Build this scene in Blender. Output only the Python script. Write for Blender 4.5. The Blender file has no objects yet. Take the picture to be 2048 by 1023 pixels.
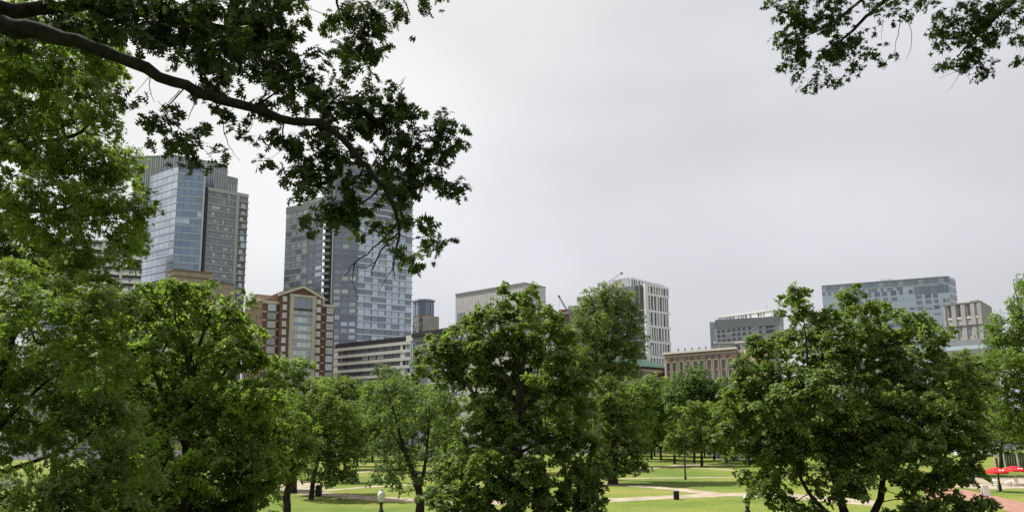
import bpy, math, random
import numpy as np
from mathutils import Vector, Matrix

random.seed(7)
RNG = np.random.default_rng(11)
SC = bpy.context.scene
COL = SC.collection

# ------------------------------------------------------------------ camera
F_PX, CX, CY, HOR = 1479.0, 1024.0, 622.0, 846.0      # measured on a 2048 px wide print
PITCH = math.atan((HOR - CY) / F_PX)
ROLL = 0.0097
EYE = np.array([0.0, 0.0, 9.2])
_F = np.array([0, math.cos(PITCH), math.sin(PITCH)])
_U0 = np.array([0, -math.sin(PITCH), math.cos(PITCH)])
_R0 = np.array([1.0, 0, 0])
_R = _R0 * math.cos(ROLL) - _U0 * math.sin(ROLL)
_U = _U0 * math.cos(ROLL) + _R0 * math.sin(ROLL)

cam = bpy.data.cameras.new('camera')
cam.sensor_width = 36.0
cam.lens = F_PX * 36.0 / 2048.0
cam.shift_y = (CY - 511.5) / 2048.0
cam.clip_start, cam.clip_end = 0.1, 6000.0
cam_ob = bpy.data.objects.new('camera', cam)
COL.objects.link(cam_ob)
M = Matrix.Identity(4)
for i in range(3):
    M[i][0], M[i][1], M[i][2], M[i][3] = _R[i], _U[i], -_F[i], EYE[i]
cam_ob.matrix_world = M
SC.camera = cam_ob

# ------------------------------------------------------------------ sky, sun, exposure
SUN_EL, SUN_AZ = math.radians(55), math.radians(-62)   # azimuth from +Y, negative = to the left
SUN_DIR = Vector((math.sin(SUN_AZ) * math.cos(SUN_EL), math.cos(SUN_AZ) * math.cos(SUN_EL), math.sin(SUN_EL)))
SUN_STRENGTH = 4.7
SKY_STRENGTH = 0.1
EXPOSURE = 0.9

world = bpy.data.worlds.new('World')
SC.world = world
world.use_nodes = True
nt = world.node_tree
for n in list(nt.nodes):
    nt.nodes.remove(n)


def node(tree, kind, **kw):
    n = tree.nodes.new(kind)
    for k, v in kw.items():
        setattr(n, k, v)
    return n


wo = node(nt, 'ShaderNodeOutputWorld')
wb = node(nt, 'ShaderNodeBackground')
wb.inputs['Strength'].default_value = SKY_STRENGTH
sky = node(nt, 'ShaderNodeTexSky', sky_type='NISHITA')
sky.sun_disc = False
sky.sun_elevation = SUN_EL
sky.sun_rotation = SUN_AZ
sky.dust_density = 4.0
sky.air_density = 1.0
tc = node(nt, 'ShaderNodeTexCoord')
dot = node(nt, 'ShaderNodeVectorMath', operation='DOT_PRODUCT')
dot.inputs[1].default_value = (SUN_DIR.x, SUN_DIR.y, SUN_DIR.z)
nt.links.new(tc.outputs['Generated'], dot.inputs[0])
ramp = node(nt, 'ShaderNodeValToRGB')
e = ramp.color_ramp.elements
e[0].position, e[0].color = 0.0, (3.3, 3.36, 3.55, 1)
e[1].position, e[1].color = 1.0, (5.0, 4.92, 4.8, 1)
m1 = ramp.color_ramp.elements.new(0.45)
m1.color = (3.65, 3.7, 3.9, 1)
m2 = ramp.color_ramp.elements.new(0.72)
m2.color = (4.8, 4.76, 4.72, 1)
nt.links.new(dot.outputs['Value'], ramp.inputs['Fac'])
# thin overcast: broad soft patches, the same everywhere on the dome
noi = node(nt, 'ShaderNodeTexNoise')
noi.inputs['Scale'].default_value = 1.7
noi.inputs['Detail'].default_value = 3.5
noi.inputs['Roughness'].default_value = 0.45
mp = node(nt, 'ShaderNodeMapping')
mp.inputs['Scale'].default_value = (1.0, 1.0, 2.2)
nt.links.new(tc.outputs['Generated'], mp.inputs['Vector'])
nt.links.new(mp.outputs['Vector'], noi.inputs['Vector'])
nr = node(nt, 'ShaderNodeMapRange')
nr.inputs['From Min'].default_value = 0.3
nr.inputs['From Max'].default_value = 0.7
nr.inputs['To Min'].default_value = 0.8
nr.inputs['To Max'].default_value = 1.16
nt.links.new(noi.outputs['Fac'], nr.inputs['Value'])
cm = node(nt, 'ShaderNodeVectorMath', operation='SCALE')
nt.links.new(ramp.outputs['Color'], cm.inputs[0])
nt.links.new(nr.outputs['Result'], cm.inputs['Scale'])
hs = node(nt, 'ShaderNodeHueSaturation')
hs.inputs['Saturation'].default_value = 0.35
nt.links.new(sky.outputs['Color'], hs.inputs['Color'])
mx = node(nt, 'ShaderNodeMixRGB')
mx.inputs['Fac'].default_value = 0.92
nt.links.new(hs.outputs['Color'], mx.inputs['Color1'])
nt.links.new(cm.outputs['Vector'], mx.inputs['Color2'])
nt.links.new(mx.outputs['Color'], wb.inputs['Color'])
nt.links.new(wb.outputs['Background'], wo.inputs['Surface'])

sun = bpy.data.lights.new('sun', 'SUN')
sun.energy = SUN_STRENGTH
sun.angle = math.radians(1.5)
sun.color = (1.0, 0.955, 0.87)
sun_ob = bpy.data.objects.new('sun', sun)
COL.objects.link(sun_ob)
sun_ob.location = (-60, 60, 300)
sun_ob.rotation_euler = (-SUN_DIR).to_track_quat('-Z', 'Y').to_euler()

SC.view_settings.view_transform = 'Standard'
SC.view_settings.look = 'None'
SC.view_settings.gamma = 1.0
SC.view_settings.use_curve_mapping = False
SC.view_settings.exposure = EXPOSURE
SC.cycles.max_bounces = 8
SC.cycles.transparent_max_bounces = 8
SC.cycles.diffuse_bounces = 4
SC.cycles.volume_bounces = 0
SC.cycles.use_denoising = False


# ------------------------------------------------------------------ measuring helpers
def ray(px, py):
    return _F * F_PX + _R * (px - CX) + _U * (CY - py)


def at(px, py, Y):
    """The place seen at a print coordinate, Y metres ahead."""
    d = ray(px, py)
    return EYE + d * (Y / d[1])


def at_z(px, py, Z):
    d = ray(px, py)
    return EYE + d * ((Z - EYE[2]) / d[2])


def hill(x, y):
    d = math.hypot(x, max(y, -1e9))
    t = min(max(1 - d / 84.0, 0.0), 1.0)
    s = t * t * (3 - 2 * t)
    return 7.6 * s


# ------------------------------------------------------------------ materials
def mat(name, base, rough=0.75, spec=0.3, metal=0.0, var=0.0, vscale=1.0, bump=0.0, bscale=20.0, c2=None, coords='Object'):
    m = bpy.data.materials.new(name)
    m.use_nodes = True
    t = m.node_tree
    b = t.nodes['Principled BSDF']
    b.inputs['Roughness'].default_value = rough
    b.inputs['Specular IOR Level'].default_value = spec
    b.inputs['Metallic'].default_value = metal
    b.inputs['Base Color'].default_value = (*base, 1)
    if var > 0 or c2 is not None:
        co = node(t, 'ShaderNodeNewGeometry')
        n = node(t, 'ShaderNodeTexNoise')
        n.inputs['Scale'].default_value = vscale
        n.inputs['Detail'].default_value = 5
        t.links.new(co.outputs['Position'], n.inputs['Vector'])
        r = node(t, 'ShaderNodeValToRGB')
        a = c2 if c2 is not None else tuple(c * (1 - var) for c in base)
        z = base if c2 is not None else tuple(min(1, c * (1 + var)) for c in base)
        r.color_ramp.elements[0].position = 0.34
        r.color_ramp.elements[1].position = 0.66
        r.color_ramp.elements[0].color = (*a, 1)
        r.color_ramp.elements[1].color = (*z, 1)
        t.links.new(n.outputs['Fac'], r.inputs['Fac'])
        t.links.new(r.outputs['Color'], b.inputs['Base Color'])
    if bump > 0:
        co = node(t, 'ShaderNodeNewGeometry')
        n = node(t, 'ShaderNodeTexNoise')
        n.inputs['Scale'].default_value = bscale
        n.inputs['Detail'].default_value = 4
        t.links.new(co.outputs['Position'], n.inputs['Vector'])
        bp = node(t, 'ShaderNodeBump')
        bp.inputs['Strength'].default_value = bump
        t.links.new(n.outputs['Fac'], bp.inputs['Height'])
        t.links.new(bp.outputs['Normal'], b.inputs['Normal'])
    return m


def glass_mat(name, base, rough=0.12, metal=0.35, wob=0.02):
    """Window glass seen from outside: a dark pane that mirrors the sky a little unevenly."""
    m = bpy.data.materials.new(name)
    m.use_nodes = True
    t = m.node_tree
    b = t.nodes['Principled BSDF']
    b.inputs['Roughness'].default_value = rough
    b.inputs['Metallic'].default_value = metal
    b.inputs['Specular IOR Level'].default_value = 0.6
    oi = node(t, 'ShaderNodeObjectInfo')
    r = node(t, 'ShaderNodeMapRange')
    r.inputs['To Min'].default_value = 0.86
    r.inputs['To Max'].default_value = 1.12
    t.links.new(oi.outputs['Random'], r.inputs['Value'])
    v = node(t, 'ShaderNodeVectorMath', operation='SCALE')
    v.inputs[0].default_value = base
    t.links.new(r.outputs['Result'], v.inputs['Scale'])
    t.links.new(v.outputs['Vector'], b.inputs['Base Color'])
    co = node(t, 'ShaderNodeNewGeometry')
    n = node(t, 'ShaderNodeTexNoise')
    n.inputs['Scale'].default_value = 0.35
    t.links.new(co.outputs['Position'], n.inputs['Vector'])
    bp = node(t, 'ShaderNodeBump')
    bp.inputs['Strength'].default_value = wob * 8
    t.links.new(n.outputs['Fac'], bp.inputs['Height'])
    t.links.new(bp.outputs['Normal'], b.inputs['Normal'])
    return m


def leaf_mat(name, dark, mid, light, trans, tmix=0.38, rough=0.58, spec=0.2):
    m = bpy.data.materials.new(name)
    m.use_nodes = True
    t = m.node_tree
    b = t.nodes['Principled BSDF']
    b.inputs['Roughness'].default_value = rough
    b.inputs['Specular IOR Level'].default_value = spec
    g = node(t, 'ShaderNodeNewGeometry')
    r = node(t, 'ShaderNodeValToRGB')
    r.color_ramp.elements[0].color = (*dark, 1)
    r.color_ramp.elements[1].color = (*light, 1)
    k = r.color_ramp.elements.new(0.5)
    k.color = (*mid, 1)
    t.links.new(g.outputs['Random Per Island'], r.inputs['Fac'])
    # whole sprays differ a little in tone, as they do on a tree
    n = node(t, 'ShaderNodeTexNoise')
    n.inputs['Scale'].default_value = 0.9
    n.inputs['Detail'].default_value = 2
    t.links.new(g.outputs['Position'], n.inputs['Vector'])
    mr = node(t, 'ShaderNodeMapRange')
    mr.inputs['From Min'].default_value = 0.3
    mr.inputs['From Max'].default_value = 0.7
    mr.inputs['To Min'].default_value = 0.72
    mr.inputs['To Max'].default_value = 1.3
    t.links.new(n.outputs['Fac'], mr.inputs['Value'])
    v = node(t, 'ShaderNodeVectorMath', operation='SCALE')
    t.links.new(r.outputs['Color'], v.inputs[0])
    t.links.new(mr.outputs['Result'], v.inputs['Scale'])
    t.links.new(v.outputs['Vector'], b.inputs['Base Color'])
    tr = node(t, 'ShaderNodeBsdfTranslucent')
    v2 = node(t, 'ShaderNodeVectorMath', operation='SCALE')
    v2.inputs[0].default_value = trans
    t.links.new(mr.outputs['Result'], v2.inputs['Scale'])
    t.links.new(v2.outputs['Vector'], tr.inputs['Color'])
    ms = node(t, 'ShaderNodeMixShader')
    ms.inputs['Fac'].default_value = tmix
    t.links.new(b.outputs['BSDF'], ms.inputs[1])
    t.links.new(tr.outputs['BSDF'], ms.inputs[2])
    t.links.new(ms.outputs['Shader'], t.nodes['Material Output'].inputs['Surface'])
    return m


MT = {
    'bark': mat('bark', (0.03, 0.026, 0.022), 0.9, 0.1, var=0.4, vscale=5, bump=0.6, bscale=14),
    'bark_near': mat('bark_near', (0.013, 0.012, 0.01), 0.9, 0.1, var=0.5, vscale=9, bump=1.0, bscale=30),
    'bark_pale': mat('bark_pale', (0.12, 0.105, 0.085), 0.9, 0.1, var=0.3, vscale=4, bump=0.5, bscale=10),
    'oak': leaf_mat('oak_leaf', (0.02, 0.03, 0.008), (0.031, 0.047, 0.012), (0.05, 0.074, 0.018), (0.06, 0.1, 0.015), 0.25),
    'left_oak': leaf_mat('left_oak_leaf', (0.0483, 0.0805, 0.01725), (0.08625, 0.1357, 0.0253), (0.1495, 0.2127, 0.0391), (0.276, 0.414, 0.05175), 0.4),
    'maple': leaf_mat('maple_leaf', (0.045, 0.075, 0.0175), (0.0825, 0.1313, 0.0275), (0.1475, 0.21, 0.0425), (0.25, 0.375, 0.05), 0.36),
    'maple_dark': leaf_mat('dark_maple_leaf', (0.0456, 0.0744, 0.0204), (0.084, 0.1296, 0.0312), (0.15, 0.21, 0.0504), (0.228, 0.336, 0.048), 0.34),
    'fresh': leaf_mat('fresh_leaf', (0.0616, 0.112, 0.02688), (0.1053, 0.1702, 0.03808), (0.168, 0.2408, 0.05376), (0.2912, 0.4256, 0.0672), 0.4),
    'yellow': leaf_mat('yellow_green_leaf', (0.082, 0.125, 0.026), (0.12, 0.172, 0.036), (0.17, 0.225, 0.05), (0.28, 0.38, 0.06), 0.4),
    'blue': leaf_mat('blue_green_leaf', (0.055, 0.1, 0.034), (0.085, 0.145, 0.048), (0.13, 0.195, 0.06), (0.19, 0.31, 0.07), 0.35),
    'feather': leaf_mat('feathery_leaf', (0.07168, 0.103, 0.028), (0.1053, 0.1434, 0.03696), (0.1512, 0.1882, 0.05264), (0.224, 0.3136, 0.056), 0.4),
    'grey_leaf': leaf_mat('grey_green_leaf', (0.0504, 0.084, 0.0312), (0.0792, 0.1248, 0.0432), (0.126, 0.18, 0.06), (0.192, 0.288, 0.06), 0.36),
    'brick': mat('red_brick', (0.18, 0.108, 0.092), 0.9, 0.1, var=0.2, vscale=1.2),
    'brick_pink': mat('weathered_pink_brick', (0.34, 0.235, 0.185), 0.9, 0.1, var=0.15, vscale=1.0),
    'arch_brick': mat('tan_red_brick', (0.33, 0.245, 0.195), 0.9, 0.1, var=0.2, vscale=0.8),
    'limestone': mat('limestone', (0.5, 0.46, 0.39), 0.85, 0.2, var=0.1, vscale=0.6),
    'cream': mat('cream_stone', (0.56, 0.52, 0.45), 0.85, 0.2, var=0.08, vscale=0.6),
    'tan': mat('tan_stone', (0.36, 0.31, 0.235), 0.85, 0.2, var=0.1, vscale=0.5),
    'tan_dark': mat('tan_ledge', (0.2, 0.17, 0.14), 0.85, 0.2),
    'white': mat('white_panel', (0.76, 0.77, 0.78), 0.6, 0.3, var=0.05, vscale=0.4),
    'pale': mat('pale_concrete', (0.58, 0.57, 0.55), 0.8, 0.2, var=0.06, vscale=0.3),
    'concrete': mat('grey_concrete', (0.36, 0.35, 0.35), 0.85, 0.2, var=0.1, vscale=0.35),
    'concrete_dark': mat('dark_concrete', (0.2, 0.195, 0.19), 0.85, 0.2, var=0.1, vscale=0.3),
    'grey': mat('grey_metal_panel', (0.25, 0.27, 0.295), 0.5, 0.4, var=0.06, vscale=0.3),
    'grey_lt': mat('light_grey_panel', (0.4, 0.42, 0.45), 0.5, 0.4, var=0.05, vscale=0.3),
    'steel': mat('steel_line', (0.5, 0.53, 0.58), 0.35, 0.5),
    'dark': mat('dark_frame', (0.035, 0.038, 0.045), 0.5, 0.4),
    'black_roof': mat('black_roof_edge', (0.025, 0.026, 0.03), 0.7, 0.2),
    'copper': mat('green_copper', (0.14, 0.24, 0.2), 0.7, 0.3, var=0.15, vscale=0.8),
    'roof_white': mat('white_roof_coping', (0.62, 0.6, 0.56), 0.8, 0.2),
    'lilac': mat('pale_lilac_panel', (0.42, 0.41, 0.45), 0.7, 0.2),
    'glass_blue': glass_mat('blue_glass', (0.22, 0.29, 0.4), 0.14, 0.5),
    'glass_sky': glass_mat('sky_glass', (0.5, 0.57, 0.67), 0.2, 0.5),
    'glass_grey': glass_mat('grey_glass', (0.2, 0.225, 0.27), 0.16, 0.45),
    'glass_dark': glass_mat('dark_glass', (0.08, 0.088, 0.105), 0.14, 0.4),
    'glass_pale': glass_mat('curtained_window', (0.5, 0.52, 0.55), 0.4, 0.1),
    'glass_teal': glass_mat('teal_glass', (0.5, 0.59, 0.63), 0.22, 0.45),
    'glass_slate': glass_mat('slate_window', (0.24, 0.28, 0.34), 0.2, 0.4),
    'iron': mat('black_iron', (0.015, 0.016, 0.017), 0.45, 0.5),
    'pole_grey': mat('galvanised_pole', (0.4, 0.41, 0.4), 0.5, 0.5),
    'lamp_glass': mat('frosted_globe', (0.62, 0.62, 0.58), 0.25, 0.6),
    'red_cloth': mat('red_canvas', (0.62, 0.025, 0.03), 0.8, 0.2, var=0.1, vscale=3),
    'white_paint': mat('white_paint', (0.78, 0.78, 0.76), 0.5, 0.4),
    'bin': mat('dark_bin', (0.018, 0.02, 0.022), 0.6, 0.3),
    'path': mat('pale_path', (0.29, 0.245, 0.19), 0.95, 0.1, var=0.22, vscale=0.5),
    'brick_path': mat('brick_path', (0.27, 0.15, 0.118), 0.95, 0.1, var=0.18, vscale=1.2),
    'asphalt': mat('asphalt', (0.075, 0.075, 0.08), 0.95, 0.1, var=0.1, vscale=0.6),
    'crane': mat('crane_steel', (0.3, 0.3, 0.31), 0.6, 0.3),
    'crane_pale': mat('pale_crane_steel', (0.5, 0.5, 0.5), 0.6, 0.3),
    'rust': mat('rusty_brick', (0.24, 0.12, 0.09), 0.9, 0.1, var=0.2, vscale=0.6),
    'fence': mat('dark_fence', (0.03, 0.035, 0.032), 0.7, 0.2),
    'bus': mat('white_bus_paint', (0.7, 0.7, 0.7), 0.35, 0.5),
    'tyre': mat('tyre_rubber', (0.02, 0.02, 0.02), 0.9, 0.1),
}


def lawn_mat():
    m = bpy.data.materials.new('lawn')
    m.use_nodes = True
    t = m.node_tree
    b = t.nodes['Principled BSDF']
    b.inputs['Roughness'].default_value = 0.95
    b.inputs['Specular IOR Level'].default_value = 0.1
    g = node(t, 'ShaderNodeNewGeometry')
    n1 = node(t, 'ShaderNodeTexNoise')
    n1.inputs['Scale'].default_value = 0.055
    n1.inputs['Detail'].default_value = 6
    n1.inputs['Roughness'].default_value = 0.62
    n2 = node(t, 'ShaderNodeTexNoise')
    n2.inputs['Scale'].default_value = 2.6
    n2.inputs['Detail'].default_value = 6
    n2.inputs['Roughness'].default_value = 0.75
    t.links.new(g.outputs['Position'], n1.inputs['Vector'])
    t.links.new(g.outputs['Position'], n2.inputs['Vector'])
    r1 = node(t, 'ShaderNodeValToRGB')
    r1.color_ramp.elements[0].position, r1.color_ramp.elements[0].color = 0.38, (0.088, 0.132, 0.026, 1)
    r1.color_ramp.elements[1].position, r1.color_ramp.elements[1].color = 0.66, (0.2, 0.19, 0.052, 1)
    k = r1.color_ramp.elements.new(0.52)
    k.color = (0.135, 0.168, 0.033, 1)
    t.links.new(n1.outputs['Fac'], r1.inputs['Fac'])
    mr = node(t, 'ShaderNodeMapRange')
    mr.inputs['From Min'].default_value = 0.3
    mr.inputs['From Max'].default_value = 0.7
    mr.inputs['To Min'].default_value = 0.55
    mr.inputs['To Max'].default_value = 1.4
    t.links.new(n2.outputs['Fac'], mr.inputs['Value'])
    v = node(t, 'ShaderNodeVectorMath', operation='SCALE')
    t.links.new(r1.outputs['Color'], v.inputs[0])
    t.links.new(mr.outputs['Result'], v.inputs['Scale'])
    # worn, thin places where the soil shows
    n3 = node(t, 'ShaderNodeTexNoise')
    n3.inputs['Scale'].default_value = 0.28
    n3.inputs['Detail'].default_value = 7
    n3.inputs['Roughness'].default_value = 0.7
    t.links.new(g.outputs['Position'], n3.inputs['Vector'])
    r3 = node(t, 'ShaderNodeMapRange')
    r3.inputs['From Min'].default_value = 0.56
    r3.inputs['From Max'].default_value = 0.72
    r3.inputs['To Max'].default_value = 0.75
    t.links.new(n3.outputs['Fac'], r3.inputs['Value'])
    mw = node(t, 'ShaderNodeMixRGB')
    mw.inputs['Color2'].default_value = (0.17, 0.14, 0.07, 1)
    t.links.new(r3.outputs['Result'], mw.inputs['Fac'])
    t.links.new(v.outputs['Vector'], mw.inputs['Color1'])
    t.links.new(mw.outputs['Color'], b.inputs['Base Color'])
    bp = node(t, 'ShaderNodeBump')
    bp.inputs['Strength'].default_value = 0.6
    bp.inputs['Distance'].default_value = 0.1
    t.links.new(n2.outputs['Fac'], bp.inputs['Height'])
    t.links.new(bp.outputs['Normal'], b.inputs['Normal'])
    return m


MT['lawn'] = lawn_mat()


# ------------------------------------------------------------------ object helpers
def tag(o, label=None, cat=None, group=None, kind=None):
    if label: o['label'] = label
    if cat: o['category'] = cat
    if group: o['group'] = group
    if kind: o['kind'] = kind
    return o


def empty(name, loc, label, cat, group=None):
    o = bpy.data.objects.new(name, None)
    o.empty_display_size = 0.5
    COL.objects.link(o)
    o.location = loc
    return tag(o, label, cat, group)


def link_mesh(name, me, material, parent=None, loc=(0, 0, 0)):
    if material is not None and not me.materials:
        me.materials.append(material)
    o = bpy.data.objects.new(name, me)
    COL.objects.link(o)
    o.location = loc
    if parent is not None:
        o.parent = parent
    return o


class MB:
    """Collects boxes, tubes and sheets into one mesh."""
    def __init__(self):
        self.v, self.f = [], []

    def poly(self, vs, faces):
        n = len(self.v)
        self.v.extend([tuple(map(float, p)) for p in vs])
        self.f.extend([tuple(i + n for i in f) for f in faces])

    def box(self, c, s, rz=0.0):
        ca, sa = math.cos(rz), math.sin(rz)
        vs = []
        for dz in (-.5, .5):
            for dx, dy in ((-.5, -.5), (.5, -.5), (.5, .5), (-.5, .5)):
                x, y = dx * s[0], dy * s[1]
                vs.append((c[0] + x * ca - y * sa, c[1] + x * sa + y * ca, c[2] + dz * s[2]))
        self.poly(vs, [(3, 2, 1, 0), (4, 5, 6, 7), (0, 1, 5, 4), (1, 2, 6, 5), (2, 3, 7, 6), (3, 0, 4, 7)])

    def prism(self, plan, z0, z1, cap=True):
        n = len(plan)
        vs = [(p[0], p[1], z0) for p in plan] + [(p[0], p[1], z1) for p in plan]
        fs = [(i, (i + 1) % n, n + (i + 1) % n, n + i) for i in range(n)]
        if cap:
            fs += [tuple(range(n, 2 * n)), tuple(reversed(range(n)))]
        self.poly(vs, fs)

    def tube(self, pts, radii, sides=6, cap=True):
        pts = np.asarray(pts, float)
        n = len(pts)
        tang = np.gradient(pts, axis=0)
        tang /= np.linalg.norm(tang, axis=1)[:, None] + 1e-9
        ref = np.array([0.31, 0.17, 0.93]) if abs(tang[0][2]) < 0.8 else np.array([0.97, 0.2, 0.1])
        a = np.linspace(0, 2 * math.pi, sides, endpoint=False)
        base = len(self.v)
        for i in range(n):
            x = np.cross(tang[i], ref); x /= np.linalg.norm(x) + 1e-9
            y = np.cross(tang[i], x)
            ref = np.cross(x, tang[i]) if False else ref
            ring = pts[i] + radii[i] * (np.cos(a)[:, None] * x + np.sin(a)[:, None] * y)
            self.v.extend(map(tuple, ring))
        for i in range(n - 1):
            for k in range(sides):
                k2 = (k + 1) % sides
                self.f.append((base + i * sides + k, base + i * sides + k2, base + (i + 1) * sides + k2, base + (i + 1) * sides + k))
        if cap:
            self.f.append(tuple(base + k for k in reversed(range(sides))))
            self.f.append(tuple(base + (n - 1) * sides + k for k in range(sides)))

    def lathe(self, prof, c=(0, 0, 0), sides=14):
        self.tube([(c[0], c[1], c[2] + z) for r, z in prof], [max(r, 1e-3) for r, z in prof], sides)

    def mesh(self, name, smooth=False):
        me = bpy.data.meshes.new(name)
        me.from_pydata(self.v, [], self.f)
        if smooth:
            me.polygons.foreach_set('use_smooth', [True] * len(me.polygons))
        me.update()
        return me

    def build(self, name, material, parent=None, loc=(0, 0, 0), smooth=False):
        return link_mesh(name, self.mesh(name, smooth), material, parent, loc)


_unit = {}


def unit_box(material):
    if material.name not in _unit:
        b = MB(); b.box((0, 0, 0), (1, 1, 1))
        me = b.mesh('panel_' + material.name)
        me.materials.append(material)
        _unit[material.name] = me
    return _unit[material.name]


class Face:
    """A wall plane of a building: u runs along it, n points out of it."""
    def __init__(self, root, p0, p1):
        self.root = root
        self.o = np.array([p0[0], p0[1]])
        d = np.array([p1[0] - p0[0], p1[1] - p0[1]])
        self.w = float(np.linalg.norm(d))
        self.u = d / self.w
        n = np.array([self.u[1], -self.u[0]])
        if np.dot(n, -self.o) < 0:
            n = -n
        self.n = n
        self.ang = math.atan2(self.u[1], self.u[0])

    def pos(self, u, d):
        return self.o + self.u * u + self.n * d

    def piece(self, name, material, u0, u1, z0, z1, d0, d1, label=None):
        o = bpy.data.objects.new(name, unit_box(MT[material]))
        COL.objects.link(o)
        c = self.pos((u0 + u1) / 2, (d0 + d1) / 2)
        L = self.root.location
        o.parent = self.root
        o.location = (c[0] - L.x, c[1] - L.y, (z0 + z1) / 2 - L.z)
        o.rotation_euler = (0, 0, self.ang)
        o.scale = (u1 - u0, d1 - d0, z1 - z0)
        if label: o['label'] = label
        return o


def body(root, name, material, plan, z0, z1):
    b = MB()
    L = root.location
    b.prism([(p[0] - L.x, p[1] - L.y) for p in plan], z0 - L.z, z1 - L.z)
    return b.build(name, MT[material], root)


def back(p, dx, dy):
    return np.array([p[0] + dx, p[1] + dy])


def zat(px, py, Y):
    return float(at(px, py, Y)[2])


# ------------------------------------------------------------------ ground, paths
def build_ground():
    xs = np.concatenate([np.linspace(-1500, -120, 24), np.linspace(-110, 110, 89), np.linspace(120, 1500, 24)])
    ys = np.concatenate([np.linspace(-1500, -110, 24), np.linspace(-100, 130, 93), np.linspace(140, 1500, 24)])
    v = [(x, y, hill(x, y)) for y in ys for x in xs]
    nx = len(xs)
    f = [(j * nx + i, j * nx + i + 1, (j + 1) * nx + i + 1, (j + 1) * nx + i) for j in range(len(ys) - 1) for i in range(nx - 1)]
    me = bpy.data.meshes.new('ground')
    me.from_pydata(v, [], f)
    me.polygons.foreach_set('use_smooth', [True] * len(me.polygons))
    o = link_mesh('ground', me, MT['lawn'])
    tag(o, 'park lawn of mown green grass with yellowish patches', None, None, 'structure')


def ribbon(name, label, material, left, z, kind='structure'):
    """A path given by pairs of print points (far edge, near edge) lying on the plain."""
    v, f = [], []
    # resample with a ragged edge
    pts = []
    for k in range(len(left) - 1):
        (a, b), (c, d) = left[k], left[k + 1]
        A, B, C_, D = (at_z(*p, z)[:2] for p in (a, b, c, d))
        n = max(2, int(np.linalg.norm(C_ - A) / 2.0))
        for i in range(n):
            s = i / n
            pts.append((A + (C_ - A) * s, B + (D - B) * s))
    pts.append((at_z(*left[-1][0], z)[:2], at_z(*left[-1][1], z)[:2]))
    for a, b in pts:
        j = RNG.normal(0, 0.16, 4)
        v += [(a[0] + j[0], a[1] + j[1], z), (b[0] + j[2], b[1] + j[3], z)]
    f = [(2 * i, 2 * i + 1, 2 * i + 3, 2 * i + 2) for i in range(len(pts) - 1)]
    me = bpy.data.meshes.new(name)
    me.from_pydata(v, [], f)
    o = link_mesh(name, me, MT[material])
    tag(o, label, None, None, kind)
    return o


build_ground()
ribbon('path', 'pale path along the near side of the lawn right of the central tree', 'path',
       [((1080, 999), (1080, 1008)), ((1215, 995.5), (1215, 1003)), ((1350, 989), (1350, 995.5)), ((1455, 984), (1455, 991)), ((1560, 984), (1560, 993)), ((1660, 992), (1660, 1003)), ((1760, 1000), (1760, 1012))], 0.012)
ribbon('path', 'pale path slanting from the old elm to join the near path', 'path',
       [((1180, 962), (1180, 966)), ((1240, 965.5), (1240, 970)), ((1300, 970), (1300, 975)), ((1360, 975.5), (1360, 981)), ((1400, 980), (1400, 986.5)), ((1450, 985), (1450, 990))], 0.017)
ribbon('path', 'thin pale path crossing the sunlit lawn behind the dark pole', 'path',
       [((1238, 955.2), (1238, 957)), ((1320, 954), (1320, 955.6)), ((1400, 953.2), (1400, 954.6)), ((1500, 952.5), (1500, 954))], 0.012)
ribbon('path', 'far pale path curving under the yellow-green tree', 'path',
       [((1260, 938), (1260, 941)), ((1304, 934), (1304, 937)), ((1345, 929), (1345, 931.5)), ((1400, 926.5), (1400, 928.5)), ((1470, 927), (1470, 929))], 0.012)
ribbon('path', 'thin path fork below the yellow-green tree', 'path',
       [((1330, 931.5), (1330, 933)), ((1400, 934.5), (1400, 936)), ((1470, 938), (1470, 940))], 0.022)
ribbon('path', 'most distant pale path beyond the small round tree', 'path',
       [((1290, 904), (1290, 905)), ((1350, 904), (1350, 905)), ((1420, 905), (1420, 906))], 0.012)
ribbon('road', 'grey pavement glimpsed behind the far tree trunks', 'asphalt',
       [((1415, 900), (1415, 912)), ((1440, 900), (1440, 918)), ((1520, 902), (1520, 924))], 0.012)
ribbon('path', 'wide pale path on the lawn left of the central tree', 'path',
       [((520, 976), (520, 988)), ((584, 978), (584, 986)), ((668, 985), (668, 994)), ((760, 992), (760, 1001)), ((862, 997), (862, 1004)), ((960, 999), (960, 1007)), ((1085, 999), (1085, 1008))], 0.006)
ribbon('path', 'thin pale path meeting the wide path on the left lawn', 'path',
       [((640, 979), (640, 982)), ((690, 975), (690, 977.5)), ((740, 971), (740, 973.5)), ((830, 968), (830, 970))], 0.012)
ribbon('path', 'short pale path in the gap between the left lawn trees', 'path',
       [((705, 944), (705, 947)), ((740, 939.5), (740, 942)), ((800, 936), (800, 938))], 0.012)
ribbon('plaza', 'pinkish paved plaza behind the dark tree trunks', 'path',
       [((520, 958), (520, 976)), ((575, 957), (575, 977)), ((622, 962), (622, 979)), ((650, 968), (650, 979))], 0.018)
ribbon('path', 'reddish brick path curving past the red umbrellas', 'brick_path',
       [((1850, 972), (1850, 996)), ((1930, 978), (1930, 998)), ((1990, 991), (1990, 1012)), ((2048, 1004), (2048, 1030)), ((2120, 1018), (2120, 1060))], 0.012)
ribbon('plaza', 'pale paved terrace under the red umbrellas', 'path',
       [((1900, 955), (1900, 972)), ((1970, 953), (1970, 978)), ((2030, 953), (2030, 976)), ((2120, 955), (2120, 976))], 0.018)

# city ground beyond the park
g = MB()
g.poly([(-1490, 222, 0.02), (1490, 222, 0.02), (1490, 1490, 0.02), (-1490, 1490, 0.02)], [(0, 1, 2, 3)])
tag(g.build('street', MT['asphalt']), 'grey city street beyond the park trees', None, None, 'structure')


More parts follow.
